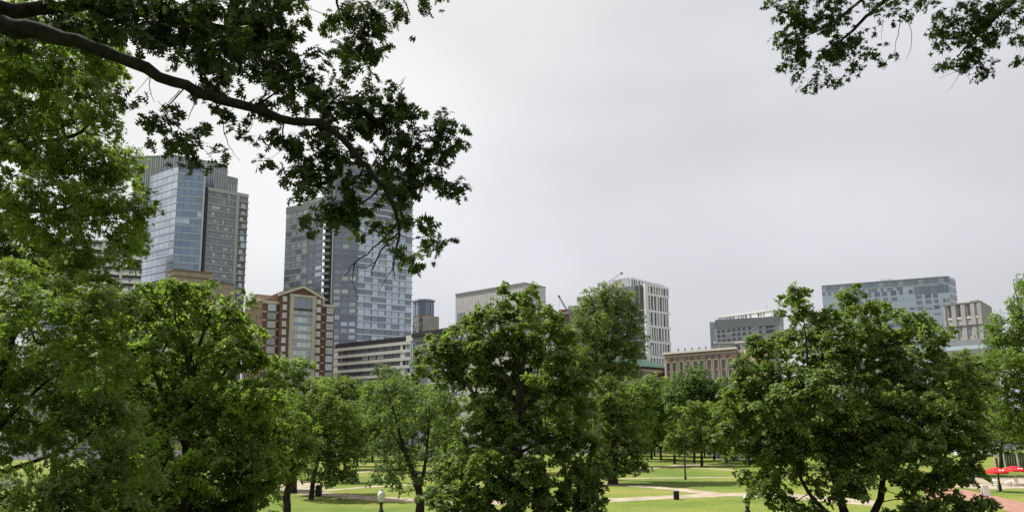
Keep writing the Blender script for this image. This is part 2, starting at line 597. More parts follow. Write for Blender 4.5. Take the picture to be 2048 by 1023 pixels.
# ------------------------------------------------------------------ buildings
def at_px(face, px, py):
    """u along the face and height of the place seen at a print coordinate."""
    d = ray(px, py)
    a = np.array([[d[0], -face.u[0]], [d[1], -face.u[1]]])
    t, u = np.linalg.solve(a, face.o - EYE[:2])
    return float(u), float(EYE[2] + d[2] * t)


Face.px = at_px


def px_piece(face, name, material, x0, y0, x1, y1, d0, d1, label=None):
    xm, ym = (x0 + x1) / 2, (y0 + y1) / 2
    u0, _ = face.px(x0, ym)
    u1, _ = face.px(x1, ym)
    _, za = face.px(xm, y0)
    _, zb = face.px(xm, y1)
    return face.piece(name, material, min(u0, u1), max(u0, u1), min(za, zb), max(za, zb), d0, d1, label)


def building(name, p, label, group=None):
    return empty(name, (float(p[0]), float(p[1]), 0.0), label, 'building', group)


_framed = {}


def framed_mesh(glass, frame, nx, ny, bar=0.09):
    """A unit window: a pane with raised frame and glazing bars (x across, y out, z up)."""
    key = (glass, frame, nx, ny, bar)
    if key in _framed:
        return _framed[key]
    b = MB()
    b.box((0, 0, 0), (1, 0.6, 1))
    ng = len(b.f)
    for i in range(nx + 1):
        x = -0.5 + i / nx
        w = bar if 0 < i < nx else bar * 1.25
        b.box((max(-0.5 + w / 2, min(0.5 - w / 2, x)), 0, 0), (w, 1.0, 1.004))
    for j in range(ny + 1):
        z = -0.5 + j / ny
        h = bar if 0 < j < ny else bar * 1.25
        b.box((0, 0, max(-0.5 + h / 2, min(0.5 - h / 2, z))), (1.006, 0.96, h))
    me = b.mesh('framed_window')
    me.materials.append(MT[glass])
    me.materials.append(MT[frame])
    me.polygons.foreach_set('material_index', [0] * ng + [1] * (len(me.polygons) - ng))
    _framed[key] = me
    return me


def framed(face, u0, u1, z0, z1, d0, d1, glass, frame='white_paint', nx=2, ny=2, bar=0.09, name='window'):
    o = bpy.data.objects.new(name, framed_mesh(glass, frame, nx, ny, bar))
    COL.objects.link(o)
    c = face.pos((u0 + u1) / 2, (d0 + d1) / 2)
    L = face.root.location
    o.parent = face.root
    o.location = (c[0] - L.x, c[1] - L.y, (z0 + z1) / 2 - L.z)
    o.rotation_euler = (0, 0, face.ang)
    o.scale = (u1 - u0, d1 - d0, z1 - z0)
    return o


def backs(r, l, dy):
    """Rear corners of a block whose flanks run straight away from the viewer (only the photographed faces are known)."""
    out = []
    for p, s in ((r, -1.5), (l, 1.5)):
        k = p[0] / p[1]
        out.append(np.array([p[0] + k * dy + s, p[1] + dy]))
    return out


pick = lambda *a: random.choices([x for x, w in a], [w for x, w in a])[0]


def left_tower():
    Mx = at(358, 331, 370); Z1 = Mx[2]
    L = at_z(268, 362, Z1); N = at_z(413, 336, Z1)
    root = building('glass_tower', Mx, 'tall glass tower with a dark striped crown and stepped top at the left')
    body(root, 'wall', 'grey', [L, Mx, N, *backs(N, L, 42)], 0, Z1)
    fl = Face(root, L, Mx)
    fh = 3.95
    for k in range(15):
        z = Z1 - 0.5 - (k + 1) * fh
        fl.piece('spandrel', 'glass_sky', 0.1, fl.w - 0.05, z + 0.35, z + 1.3, 0, 0.18)
        n = 9
        pw = fl.w / n
        for i in range(n):
            fl.piece('window', pick(('glass_sky', 8), ('glass_pale', 1)), i * pw + 0.12, (i + 1) * pw - 0.12, z + 1.36, z + fh - 0.12, 0, 0.15)
    fc = Face(root, Mx, N)
    for k in range(15):
        z = Z1 - 0.5 - (k + 1) * fh
        fc.piece('slab_edge', 'steel', 0, fc.w, z, z + 0.42, 0, 0.35)
        fc.piece('spandrel', 'glass_blue', 0.1, fc.w - 0.1, z + 0.44, z + 1.25, 0, 0.16)
        n = 4
        pw = fc.w / n
        for i in range(n):
            m = pick(('glass_blue', 6), ('glass_slate', 1)) if k not in (6, 7) else pick(('glass_sky', 3), ('glass_blue', 3))
            fc.piece('window', m, i * pw + 0.1, (i + 1) * pw - 0.1, z + 1.28, z + fh - 0.05, 0, 0.14)
    fc.piece('fin', 'steel', fc.w - 0.9, fc.w - 0.1, Z1 - 62, Z1 + 3, 0.36, 1.2)
    # right wing
    R0 = at(416, 375, 376); Z2 = R0[2]
    R1 = at_z(497, 390, Z2)
    body(root, 'wing_wall', 'grey', [R0, R1, *backs(R1, R0, 36)], 0, Z2)
    fr = Face(root, R0, R1)
    fh = 3.62
    W = fr.w
    fr.piece('parapet', 'grey_lt', 0, W, Z2 - 1.6, Z2 + 0.3, 0, 0.5)
    fr.piece('gap_shade', 'dark', -1.0, 0.3, 0, Z2, -2, 0.1)  # solid dark box stands in for the shade between fin and wing
    for k in range(16):
        z = Z2 - 1.2 - (k + 1) * fh
        fr.piece('slab_edge', 'steel', 0.35, 0.69 * W, z, z + 0.36, 0, 0.3)
        for (a, b, n) in ((0.12, 0.31, 3), (0.38, 0.54, 3), (0.59, 0.67, 2)):
            for i in range(n):
                pw = (b - a) * W / n
                m = pick(('glass_pale', 4), ('glass_slate', 4), ('glass_grey', 5))
                fr.piece('window', m, a * W + i * pw + 0.1, a * W + (i + 1) * pw - 0.1, z + 1.1, z + 2.75, 0, 0.12)
        # balconies of the end bay
        fr.piece('balcony_slab', 'grey_lt', 0.775 * W, W + 0.2, z, z + 0.5, 0, 1.0)
        if k > 0:
            fr.piece('balcony_recess', 'concrete_dark', 0.78 * W, 0.985 * W, z + 0.52, z + fh - 0.02, 0, 0.1)  # flat dark panel, the shade inside the balcony put into its colour
            s = random.uniform(0.8, 0.86)
            fr.piece('balcony_window', pick(('glass_pale', 3), ('glass_sky', 2), ('glass_slate', 2)), s * W, (s + random.uniform(0.06, 0.12)) * W, z + 0.7, z + random.uniform(2.2, 3.2), 0.1, 0.2)
    fr.piece('pier', 'grey_lt', 0.695 * W, 0.77 * W, 0, Z2 - 1.2, 0, 0.6)
    # louvred crown
    C0 = at(352, 311, 384); Z3 = C0[2]
    Lc = at_z(270, 313.5, Z3); Rc = at_z(456, 330, Z3)
    body(root, 'crown', 'grey', [Lc, C0, Rc, *backs(Rc, Lc, 22)], Z1 - 14, Z3)
    for fa in (Face(root, Lc, C0), Face(root, C0, Rc)):
        n = int(fa.w / 1.25)
        for i in range(n):
            fa.piece('louvre', 'steel' if i % 2 else 'grey_lt', (i + 0.3) * fa.w / n, (i + 0.62) * fa.w / n, Z1 - 12, Z3 - 0.5, 0, 0.3)
        fa.piece('crown_coping', 'grey', 0, fa.w, Z3 - 0.48, Z3 + 0.2, 0, 0.4)
    S0 = at(430, 345, 380); Z4 = S0[2]
    S1 = at_z(476, 356.5, Z4)
    body(root, 'penthouse', 'grey', [S0, S1, *backs(S1, S0, 20)], Z2 - 2, Z4)
    fs = Face(root, S0, S1)
    for i in range(9):
        fs.piece('louvre', 'steel' if i > 4 else 'grey_lt', fs.w * (i + 0.25) / 9, fs.w * (i + 0.6) / 9, Z4 - 8.5, Z4 - (1.0 if i < 5 else 4.2), 0, 0.25)


def right_twin_tower():
    Q = at(720, 325, 380); Z = Q[2]
    P = at_z(669, 323, Z); S = at_z(826, 347, Z)
    root = building('glass_tower', Q, 'broad dark glass tower with black balconies, rising behind the brick gabled building')
    body(root, 'wall', 'grey', [P, Q, S, *backs(S, P, 45)], 0, Z)
    fh = 3.42
    f2, f3 = Face(root, P, Q), Face(root, Q, S)
    nfl = 28
    for k in range(nfl):
        z = Z - 4 - (k + 1) * fh
        f2.piece('spandrel', 'glass_grey', 0.6, f2.w - 0.05, z, z + 1.15, 0, 0.12)
        f3.piece('spandrel', 'glass_teal' if k % 3 else 'glass_sky', 0.05, f3.w, z + 0.42, z + 1.0, 0, 0.14)
        f3.piece('slab_edge', 'steel', 0.05, f3.w + 0.8, z, z + 0.34, 0, 0.4)
        if k < 8:
            f2.piece('glass_band', 'glass_grey', 0.7, f2.w - 0.1, z + 1.2, z + fh - 0.1, 0, 0.1)
            f3.piece('glass_band', 'glass_grey', 0.1, f3.w - 0.1, z + 1.05, z + fh - 0.05, 0, 0.1)
            continue
        n = 3
        for i in range(n):
            pw = (f2.w - 1.2) / n
            pale_share = 0.75 if k > 14 else 0.2  # lower floors get more pale panes
            m = pick(('glass_pale', pale_share * 3), ('glass_sky', pale_share * 2), ('glass_slate', 2), ('glass_grey', 2))
            f2.piece('window', m, 0.9 + i * pw + 0.5, 0.9 + (i + 1) * pw - 0.4, z + 1.2, z + fh - 0.15, 0, 0.12)
        n = 8
        for i in range(n):
            pw = f3.w / n
            m = pick(('glass_sky', 4), ('glass_pale', 0.8), ('glass_slate', 3))
            wide = 0.25 if i % 2 else 0.6
            f3.piece('window', m, i * pw + wide, (i + 1) * pw - 0.2, z + 1.05, z + fh - 0.08, 0, 0.12)
    f2.piece('fin', 'steel', 0, 0.55, 0, Z - 1, 0, 0.8)
    f2.piece('parapet', 'grey', 0, f2.w, Z - 3.9, Z + 0.4, 0, 0.3)
    f3.piece('parapet', 'grey_lt', 0, f3.w, Z - 3.6, Z + 0.4, 0, 0.3)
    # left slab with the lower roof
    R1 = at(648, 400, 379); Z5 = R1[2]
    L1 = at_z(573, 416, Z5)
    body(root, 'wing_wall', 'grey', [L1, R1, *backs(R1, L1, 44)], 0, Z5)
    f1 = Face(root, L1, R1)
    u6, z6 = f1.px(602, 400)
    a, b = f1.pos(u6, -1.5), f1.pos(f1.w, -1.5)
    body(root, 'roof_block', 'grey_lt', [a, b, *backs(b, a, 20)], Z5 - 1, z6)
    fh1 = 13.4 * 388 / 1479
    f1.piece('parapet', 'grey', 0, f1.w, Z5 - 3.4, Z5 + 0.3, 0, 0.3)
    for k in range(13):
        z = Z5 - 3.4 - (k + 1) * fh1
        f1.piece('slab_edge', 'steel', 0.1, 0.60 * f1.w, z + 0.1, z + 0.5, 0, 0.3)
        n = 4
        for i in range(n):
            pw = 0.6 * f1.w / n
            m = pick(('glass_sky', 4), ('glass_slate', 3), ('glass_pale', 1))
            f1.piece('window', m, 0.35 + i * pw + 0.25, 0.35 + (i + 1) * pw - 0.55, z + 1.0, z + fh1 - 0.1, 0, 0.13)
        f1.piece('spandrel', 'glass_grey', 0.63 * f1.w, f1.w - 0.1, z + 0.15, z + 1.2, 0, 0.1)
        for (p, q) in ((0.65, 0.76), (0.83, 0.98)):
            m = pick(('glass_sky', 1), ('glass_grey', 4), ('glass_slate', 2))
            f1.piece('window', m, p * f1.w, q * f1.w, z + 1.3, z + fh1 - 0.3, 0, 0.12)
    # slot of balconies between the two slabs
    a, b = np.array(R1[:2]) + np.array([0.3, 3.5]), np.array(P[:2]) + np.array([-0.1, 3.5])
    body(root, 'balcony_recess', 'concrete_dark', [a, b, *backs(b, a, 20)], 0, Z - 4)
    fb = Face(root, a, b)
    for k in range(22):
        z = Z5 + 9 - (k + 1) * fh1
        fb.piece('balcony_slab', 'grey', 0.2, fb.w - 0.1, z, z + 0.3, 0.1, 3.6)
        fb.piece('balcony_rail', 'grey', 0.6, fb.w - 0.8, z + 0.31, z + 1.25, 3.3, 3.5)


def gabled_building():
    A = at(561, 585, 268); Ze = A[2]
    B = at_z(644, 593.2, Ze)
    root = building('brick_apartment_block', A, 'red brick apartment block with a cream framed window bay under a pointed gable')
    fg = Face(root, A, B)
    apex_u, apex_z = fg.px(606, 571)
    W = fg.w
    back_n = -fg.n
    m = MB()
    L = root.location
    def P(u, d, z):
        p = fg.pos(u, d); return (p[0] - L.x, p[1] - L.y, z)
    # gabled block: walls with a pointed front and back
    dep = -26
    m.poly([P(0, 0, 0), P(W, 0, 0), P(W, 0, Ze), P(apex_u, 0, apex_z), P(0, 0, Ze),
            P(0, dep, 0), P(W, dep, 0), P(W, dep, Ze), P(apex_u, dep, apex_z), P(0, dep, Ze)],
           [(0, 1, 2, 3, 4), (9, 8, 7, 6, 5), (0, 4, 9, 5), (1, 6, 7, 2)])
    m.build('wall', MT['brick'], root)
    r = MB()
    t = 0.35
    o = 0.9
    sl = (apex_z - Ze) / apex_u
    sr = (apex_z - Ze) / (W - apex_u)
    r.poly([P(-o, o, Ze - sl * o + .02), P(apex_u, o, apex_z + .02), P(apex_u, dep, apex_z + .02), P(-o, dep, Ze - sl * o + .02),
            P(-o, o, Ze - sl * o + t), P(apex_u, o, apex_z + t), P(apex_u, dep, apex_z + t), P(-o, dep, Ze - sl * o + t)],
           [(0, 1, 2, 3), (7, 6, 5, 4), (0, 4, 5, 1), (0, 3, 7, 4), (3, 2, 6, 7)])
    r.poly([P(W + o, o, Ze - sr * o + .02), P(apex_u, o, apex_z + .02), P(apex_u, dep, apex_z + .02), P(W + o, dep, Ze - sr * o + .02),
            P(W + o, o, Ze - sr * o + t), P(apex_u, o, apex_z + t), P(apex_u, dep, apex_z + t), P(W + o, dep, Ze - sr * o + t)],
           [(3, 2, 1, 0), (4, 5, 6, 7), (1, 5, 4, 0), (4, 7, 3, 0), (7, 6, 2, 3)])
    r.build('roof', MT['concrete_dark'], root)
    c = MB()
    for (ua, za, ub, zb) in ((-o, Ze - sl * o, apex_u, apex_z), (apex_u, apex_z, W + o, Ze - sr * o)):
        c.poly([P(ua, 0.25, za - 1.0), P(ub, 0.25, zb - 1.0), P(ub, 0.25, zb - .02), P(ua, 0.25, za - .02),
                P(ua, 0.9, za - 1.0), P(ub, 0.9, zb - 1.0), P(ub, 0.9, zb - .02), P(ua, 0.9, za - .02)],
               [(4, 5, 6, 7), (0, 3, 2, 1), (0, 1, 5, 4), (2, 3, 7, 6), (0, 4, 7, 3), (1, 2, 6, 5)])
    c.build('gable_coping', MT['cream'], root)
    # cream frame round the tall window bay
    def U(px, y=660): return fg.px(px, y)[0]
    ua, ub, uc, ud = U(577.5), U(585), U(622), U(629.5)
    ztop = fg.px(603, 589.5)[1]
    zl = fg.px(603, 594.5)[1]
    fg.piece('pier', 'limestone', ua, ub, 0, zl, 0, 0.7)
    fg.piece('pier', 'limestone', uc, ud, 0, zl, 0, 0.7)
    fg.piece('lintel', 'limestone', ua - 0.1, ud + 0.1, zl, ztop, 0, 0.75)
    fh = 3.08
    _, z0 = fg.px(603, 622)
    tops = [fg.px(603, 612)[1]] + [z0 - fh * (k + 0.75) for k in range(10)]
    fg.piece('bay_glass', 'glass_slate', ub, uc, zl - 4.2, zl - 0.02, 0, 0.2)
    fg.piece('bay_recess', 'glass_dark', ub, uc, 0, zl - 4.25, 0, 0.08)
    for i in range(3):
        w = (uc - ub) / 3
        framed(fg, ub + i * w + 0.08, ub + (i + 1) * w - 0.08, zl - 3.6, zl - 0.25, 0.2, 0.45, 'glass_slate', 'grey_lt', 2, 1, 0.05)
    for k in range(9):
        z = zl - 4.4 - (k + 1) * fh
        fg.piece('spandrel', 'lilac' if k in (2, 3, 4, 6) else 'glass_slate', ub + 0.02, uc - 0.02, z, z + 1.2, 0.08, 0.35)
        if k == 0:
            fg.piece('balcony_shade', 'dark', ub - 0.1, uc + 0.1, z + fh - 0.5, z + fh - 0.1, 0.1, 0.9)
        n = 4
        for i in range(n):
            w = (uc - ub) / n
            framed(fg, ub + i * w + 0.06, ub + (i + 1) * w - 0.06, z + 1.22, z + fh - 0.1, 0.08, 0.32,
                   pick(('glass_teal', 3), ('glass_pale', 2), ('glass_slate', 2)), 'white_paint', 2, 1, 0.07)
    # windows either side of the frame
    for (x0, x1, yl) in ((563.5, 571.5, 596.5), (632, 640, 602.5)):
        a, b = U(x0), U(x1)
        _, zc = fg.px((x0 + x1) / 2, yl)
        for k in range(10):
            z = zc - k * 16.75 * 271 / 1479
            fg.piece('window_sill', 'cream', a - 0.12, b + 0.12, z - 1.1, z - 0.9, 0, 0.28)
            framed(fg, a, b, z - 0.88, z + 0.85, 0.0, 0.16, pick(('glass_pale', 2), ('glass_slate', 2), ('lilac', 1)), 'white_paint', 2, 2, 0.1)
    # wings with bay windows
    def wing(px0, px1, ytop, setback, bx0, bx1, name):
        a = fg.pos(fg.px(px0, 650)[0], -setback); b = fg.pos(fg.px(px1, 650)[0], -setback)
        f = Face(root, a, b)
        _, zt = f.px((px0 + px1) / 2, ytop)
        body(root, name, 'brick', [a, b, *backs(b, a, 22)], 0, zt)
        f.piece('parapet', 'cream', 0, f.w, zt - 0.7, zt + 0.25, 0, 0.25)
        u0, u1 = f.px(bx0, 650)[0], f.px(bx1, 650)[0]
        for k in range(10):
            z = zt - 1.0 - (k + 1) * fh
            f.piece('bay_base', 'dark', u0 - 0.1, u1 + 0.1, z, z + 0.55, 0, 1.0)
            framed(f, u0, u1, z + 0.57, z + fh - 0.02, 0, 1.05, pick(('glass_pale', 3), ('glass_slate', 3), ('glass_sky', 2)), 'cream', 3, 2, 0.05, 'bay_window')
            for (p, q) in ((max(u0 - 1.7, 0.05), u0 - 0.15), (u1 + 0.15, min(u1 + 1.7, f.w - 0.05))):
                if q - p > 0.2:
                    f.piece('stone_band', 'cream', p, q, z + 0.0, z + 0.5, 0, 0.18)
        return f, zt
    fl, zl_ = wing(525.5, 561, 603, 1.2, 533.5, 549, 'left_wing_wall')
    fr, zr_ = wing(644, 672, 610, 1.6, 651, 664.5, 'right_wing_wall')
    px_piece(fr, 'roof_block', 'cream', 645, 593, 650, 610.5, -3, -0.3)
    # sloping roof above the left wing
    m = MB()
    a, b = fl.pos(0, -0.4), fl.pos(fl.w, -0.4)
    c2, d2 = back(b, 0.3, 7), back(a, 0.3, 7)
    hz = fg.px(561, 584)[1]
    m.poly([(a[0] - L.x, a[1] - L.y, zl_ + .26), (b[0] - L.x, b[1] - L.y, zl_ + .26), (b[0] - L.x, b[1] - L.y, hz), (d2[0] - L.x, d2[1] - L.y, zl_ + 1.2),
            (d2[0] - L.x, d2[1] - L.y + 14, zl_ + .26), (b[0] - L.x, b[1] - L.y + 20, zl_ + .26), (b[0] - L.x, b[1] - L.y + 20, hz)],
           [(0, 1, 2), (0, 2, 6, 4), (1, 5, 6, 2), (4, 6, 5), (0, 4, 5, 1)])
    m.build('wing_roof', MT['brick_pink'], root)
    # long side wall receding on the left
    a = fl.pos(0, -0.2)
    e_ = at_z(490, 603, zl_ + 0.3)
    f = Face(root, e_, a)
    body(root, 'side_wall', 'brick_pink', [e_, a, *backs(a, e_, 14)], 0, zl_ + 0.6)
    f.piece('side_coping', 'roof_white', 0, f.w, zl_ + 0.1, zl_ + 0.75, 0, 0.3)
    for k in range(9):
        for i in range(5):
            z = zl_ - 1.2 - (k + 1) * fh
            f.piece('window', pick(('glass_slate', 2), ('glass_dark', 2)), (i + 0.35) * f.w / 5, (i + 0.62) * f.w / 5, z + 0.9, z + 2.5, 0, 0.1)
    g = MB()
    p = f.pos(f.w * 0.35, -0.5); q = f.pos(f.w * 0.72, -0.5); mid = (p + q) / 2
    g.poly([(p[0] - L.x, p[1] - L.y, zl_ + .6), (q[0] - L.x, q[1] - L.y, zl_ + .6), (mid[0] - L.x, mid[1] - L.y, zl_ + 3.0),
            (p[0] - L.x + 5, p[1] - L.y + 4, zl_ + .6), (q[0] - L.x + 5, q[1] - L.y + 4, zl_ + .6), (mid[0] - L.x + 5, mid[1] - L.y + 4, zl_ + 3.0)],
           [(0, 1, 2), (5, 4, 3), (0, 2, 5, 3), (1, 4, 5, 2)])
    g.build('side_gable', MT['brick_pink'], root)


def banded_building():
    B = at(823.6, 681, 281); Z = B[2]
    A = at_z(670, 697, Z)
    root = building('office_block', B, 'low white office block with black window strips, beside the brick block')
    body(root, 'wall', 'dark', [A, B, *backs(B, A, 24)], 0, Z)
    f = Face(root, A, B)
    W = f.w
    us = f.px(802, 700)[0]
    fh = 3.02
    _, zr = f.px(740, 684)
    f.piece('roof_edge', 'black_roof', -0.3, f.px(808, 690)[0], Z + 0.01, Z + 2.0, -3.5, -0.4)
    f.piece('stair_head', 'pale', f.px(810, 690)[0], W, Z + 0.01, Z + 2.3, -4.5, -0.5)
    for k in range(7):
        z = Z - 0.05 - k * fh
        f.piece('white_band', 'pale', -0.1, W + 0.1, z - 1.22, z, 0, 0.5)
        n = 8
        u0 = f.px(679, 710)[0]
        pw = (us - u0) / n
        for i in range(n):
            framed(f, u0 + i * pw + 0.3, u0 + (i + 1) * pw - 0.35, z - fh + 0.2, z - 1.35, 0.0, 0.2,
                   pick(('glass_slate', 4), ('glass_grey', 3), ('glass_pale', 1)), 'grey', 2, 1, 0.05)
        f.piece('stair_panel', 'pale', us + 0.1, us + 1.2 + (k % 2) * 1.2, z - fh + 0.01, z - 1.23, 0, 0.42)
        for i in range(2):
            w = (W - us - 2.6) / 2
            f.piece('stair_window', pick(('glass_teal', 2), ('glass_slate', 2), ('glass_dark', 2)), us + 2.5 + i * w, us + 2.5 + (i + 1) * w - 0.4, z - fh + 0.1, z - 1.3, 0, 0.2)
    f.piece('end_pier', 'pale', -0.1, u0 - 0.5, 0, Z - 1.23, 0, 0.45)
    f.piece('corner_strip', 'steel', W - 0.25, W + 0.12, 0, Z - 0.1, 0.0, 0.62)
    # dark wing on the right
    C0 = at(827, 669, 281.5); Zd = C0[2]
    D = at_z(915, 655, Zd)
    root2 = building('office_block', C0, 'dark grey office block with a flat black roof, half hidden by the central tree')
    body(root2, 'wall', 'grey', [C0, D, *backs(D, C0, 26)], 0, Zd)
    f = Face(root2, C0, D)
    f.piece('roof_edge', 'black_roof', -0.2, f.w, Zd - 1.0, Zd + 0.5, 0, 0.8)
    for k in range(6):
        z = Zd - 2.8 - (k + 1) * 3.3
        f.piece('floor_band', 'grey_lt', 0, f.w, z, z + 0.5, 0, 0.3)
        n = 9
        for i in range(n):
            pw = f.w / n
            f.piece('window', pick(('glass_slate', 3), ('glass_dark', 3), ('glass_teal', 2)), i * pw + 0.15, (i + 1) * pw - 0.15, z + 0.9, z + 3.0, 0, 0.15)


def far_grey_tower():
    A = at(827, 600, 520); Z = A[2]
    root = building('office_tower', at(848, 640, 520), 'small grey tower with a curved top beside the dark glass tower')
    plan = [at(x, 640, Y)[:2] for x, Y in ((825, 522), (838, 516), (850, 515), (860, 517), (868, 522))]
    plan += [*backs(plan[-1], plan[0], 24)]
    Zt = zat(845, 599, 516)
    body(root, 'wall', 'concrete_dark', plan, 0, Zt)
    for i in range(4):
        f = Face(root, plan[i], plan[i + 1])
        f.piece('cornice', 'grey', -0.2, f.w + 0.2, Zt - 0.8, Zt + 0.4, 0, 0.8)
        for j in range(2):
            f.piece('slot_window', 'glass_blue', f.w * (0.16 + 0.42 * j), f.w * (0.42 + 0.42 * j), Zt - 11, Zt - 1.5, 0, 0.2)
        for k in range(6):
            for j in range(3):
                f.piece('window', pick(('glass_slate', 2), ('glass_dark', 1)), f.w * (0.1 + 0.3 * j), f.w * (0.28 + 0.3 * j), Zt - 15.5 - k * 3.8, Zt - 13.3 - k * 3.8, 0, 0.15)
    B0, B1 = at(846, 630.5, 508), at_z(878, 633, zat(846, 630.5, 508))
    body(root, 'lower_block', 'tan', [B0, B1, *backs(B1, B0, 14)], 0, B0[2])
    f = Face(root, B0, B1)
    for k in range(7):
        for j in range(5):
            f.piece('window', 'glass_slate', f.w * (0.06 + 0.19 * j), f.w * (0.17 + 0.19 * j), B0[2] - 4 - k * 3.8, B0[2] - 1.8 - k * 3.8, 0, 0.15)


def pale_block():
    C0 = at(1048, 565, 420); Z = C0[2]
    A = at_z(911, 588, Z); B = at_z(1091, 574, Z)
    root = building('stone_office_block', C0, 'pale windowless-topped stone block rising behind the central tree')
    body(root, 'wall', 'pale', [A, C0, B, *backs(B, A, 30)], 0, Z)
    f = Face(root, A, C0)
    f.piece('coping', 'concrete', 0, f.w, Z - 0.6, Z + 0.25, 0, 0.35)
    n = 22
    for i in range(n):
        f.piece('rib', 'pale', (i + 0.4) * f.w / n, (i + 0.6) * f.w / n, Z - 11.5, Z - 0.9, 0, 0.05)
        if i % 2 == 0 or i % 5 == 1:
            for k in range(4):
                f.piece('window', pick(('glass_slate', 3), ('glass_grey', 2)), (i + 0.62) * f.w / n, (i + 1.22) * f.w / n, Z - 17.8 - 7.6 * k, Z - 12.2 - 7.6 * k, 0, 0.12)
    f = Face(root, C0, B)
    f.piece('coping', 'concrete', 0, f.w, Z - 0.6, Z + 0.25, 0, 0.35)
    for k in range(5):
        f.piece('floor_band', 'grey_lt', 0.2, f.w - 0.2, Z - 9.2 - k * 3.9, Z - 8.6 - k * 3.9, 0, 0.3)
        for i in range(5):
            f.piece('window', pick(('glass_slate', 2), ('glass_sky', 1)), f.w * (0.04 + 0.19 * i), f.w * (0.2 + 0.19 * i), Z - 12.3 - k * 3.9, Z - 9.4 - k * 3.9, 0, 0.15)


def striped_tower():
    C0 = at(1286, 568, 330); Z = C0[2]
    R = at_z(1335, 577, Z); L = at_z(1222, 576, Z)
    root = building('office_tower', C0, 'tower with white vertical stripes on one side and dark glass on the other')
    body(root, 'wall', 'grey', [L, C0, R, *backs(R, L, 26)], 0, Z)
    f = Face(root, C0, R)
    W = f.w
    ys = [568, 586.7, 620, 650.3, 681.5, 711.9, 731, 750]
    zs = [f.px(1287, y)[1] for y in ys]
    f.piece('glass_wall', 'dark', 0.1, W - 0.1, zs[-1], Z - 0.3, 0, 0.1)
    f.piece('corner_pier', 'white', -0.05, W * 0.13, zs[-1], Z + 0.4, 0, 0.95)
    for k, z in enumerate(zs):
        f.piece('white_band', 'white', W * 0.13 + 0.02, W + 0.3, z - 0.55, z + 0.55 if k else z + 0.35, 0, 0.7)
    for k in range(len(zs) - 1):
        u = W * 0.13
        i = 0
        while u < W - 0.3:
            slot = random.choice((0.055, 0.065, 0.085)) * W
            fin = random.choice((0.034, 0.042, 0.06)) * W
            u += slot
            if u > W - 0.2: break
            f.piece('white_fin', 'white', u, min(u + fin, W + 0.3), zs[k + 1] + 0.56, zs[k] - 0.56, 0, 0.6)
            if random.random() < 0.35:
                f.piece('window', 'glass_grey', u - slot + 0.05, u - 0.05, zs[k + 1] + 0.6, zs[k] - 0.6, 0.1, 0.2)
            u += fin
    fd = Face(root, L, C0)
    a, b = fd.px(1268, 590)[0], fd.w
    for i in range(6):
        w = (b - a) / 6
        fd.piece('dark_glass', 'glass_dark' if i % 3 else 'glass_slate', a + i * w + 0.08, a + (i + 1) * w - 0.1, Z - 11, Z - 0.6, 0, 0.25)
    for k in range(10):
        z = Z - 12 - k * 3.4
        fd.piece('slab_edge', 'grey_lt', 0, fd.w - 0.2, z, z + 0.4, 0, 0.3)
        for i in range(8):
            fd.piece('window', pick(('glass_dark', 3), ('glass_grey', 2)), fd.w * (i + 0.1) / 8, fd.w * (i + 0.9) / 8, z - 2.7, z - 0.1, 0, 0.15)
    # crown set back on the roof
    K0 = at(1259, 554.5, 339); Zc = K0[2]
    K1 = at_z(1327, 571, Zc); K2 = at_z(1224, 560.5, Zc)
    body(root, 'crown', 'grey', [K2, K0, K1, *backs(K1, K2, 14)], Z - 1, Zc)
    fk = Face(root, K0, K1)
    fk.piece('crown_glass', 'dark', 0.1, fk.w - 0.1, Z + 0.2, Zc - 0.8, 0, 0.1)
    fk.piece('white_band', 'white', 0, fk.w, Zc - 0.75, Zc + 0.2, 0, 0.6)
    u = 0.0
    while u < fk.w:
        w = random.choice((0.6, 0.8, 1.2))
        fk.piece('white_fin', 'white', u, min(u + w, fk.w), Z + 0.1, Zc - 0.76, 0, 0.5)
        u += w + random.choice((0.6, 0.9, 1.3))
    f2 = Face(root, K2, K0)
    f2.piece('crown_panel', 'lilac', 0.2, f2.w - 0.3, Z - 0.5, Zc - 0.4, 0, 0.15)


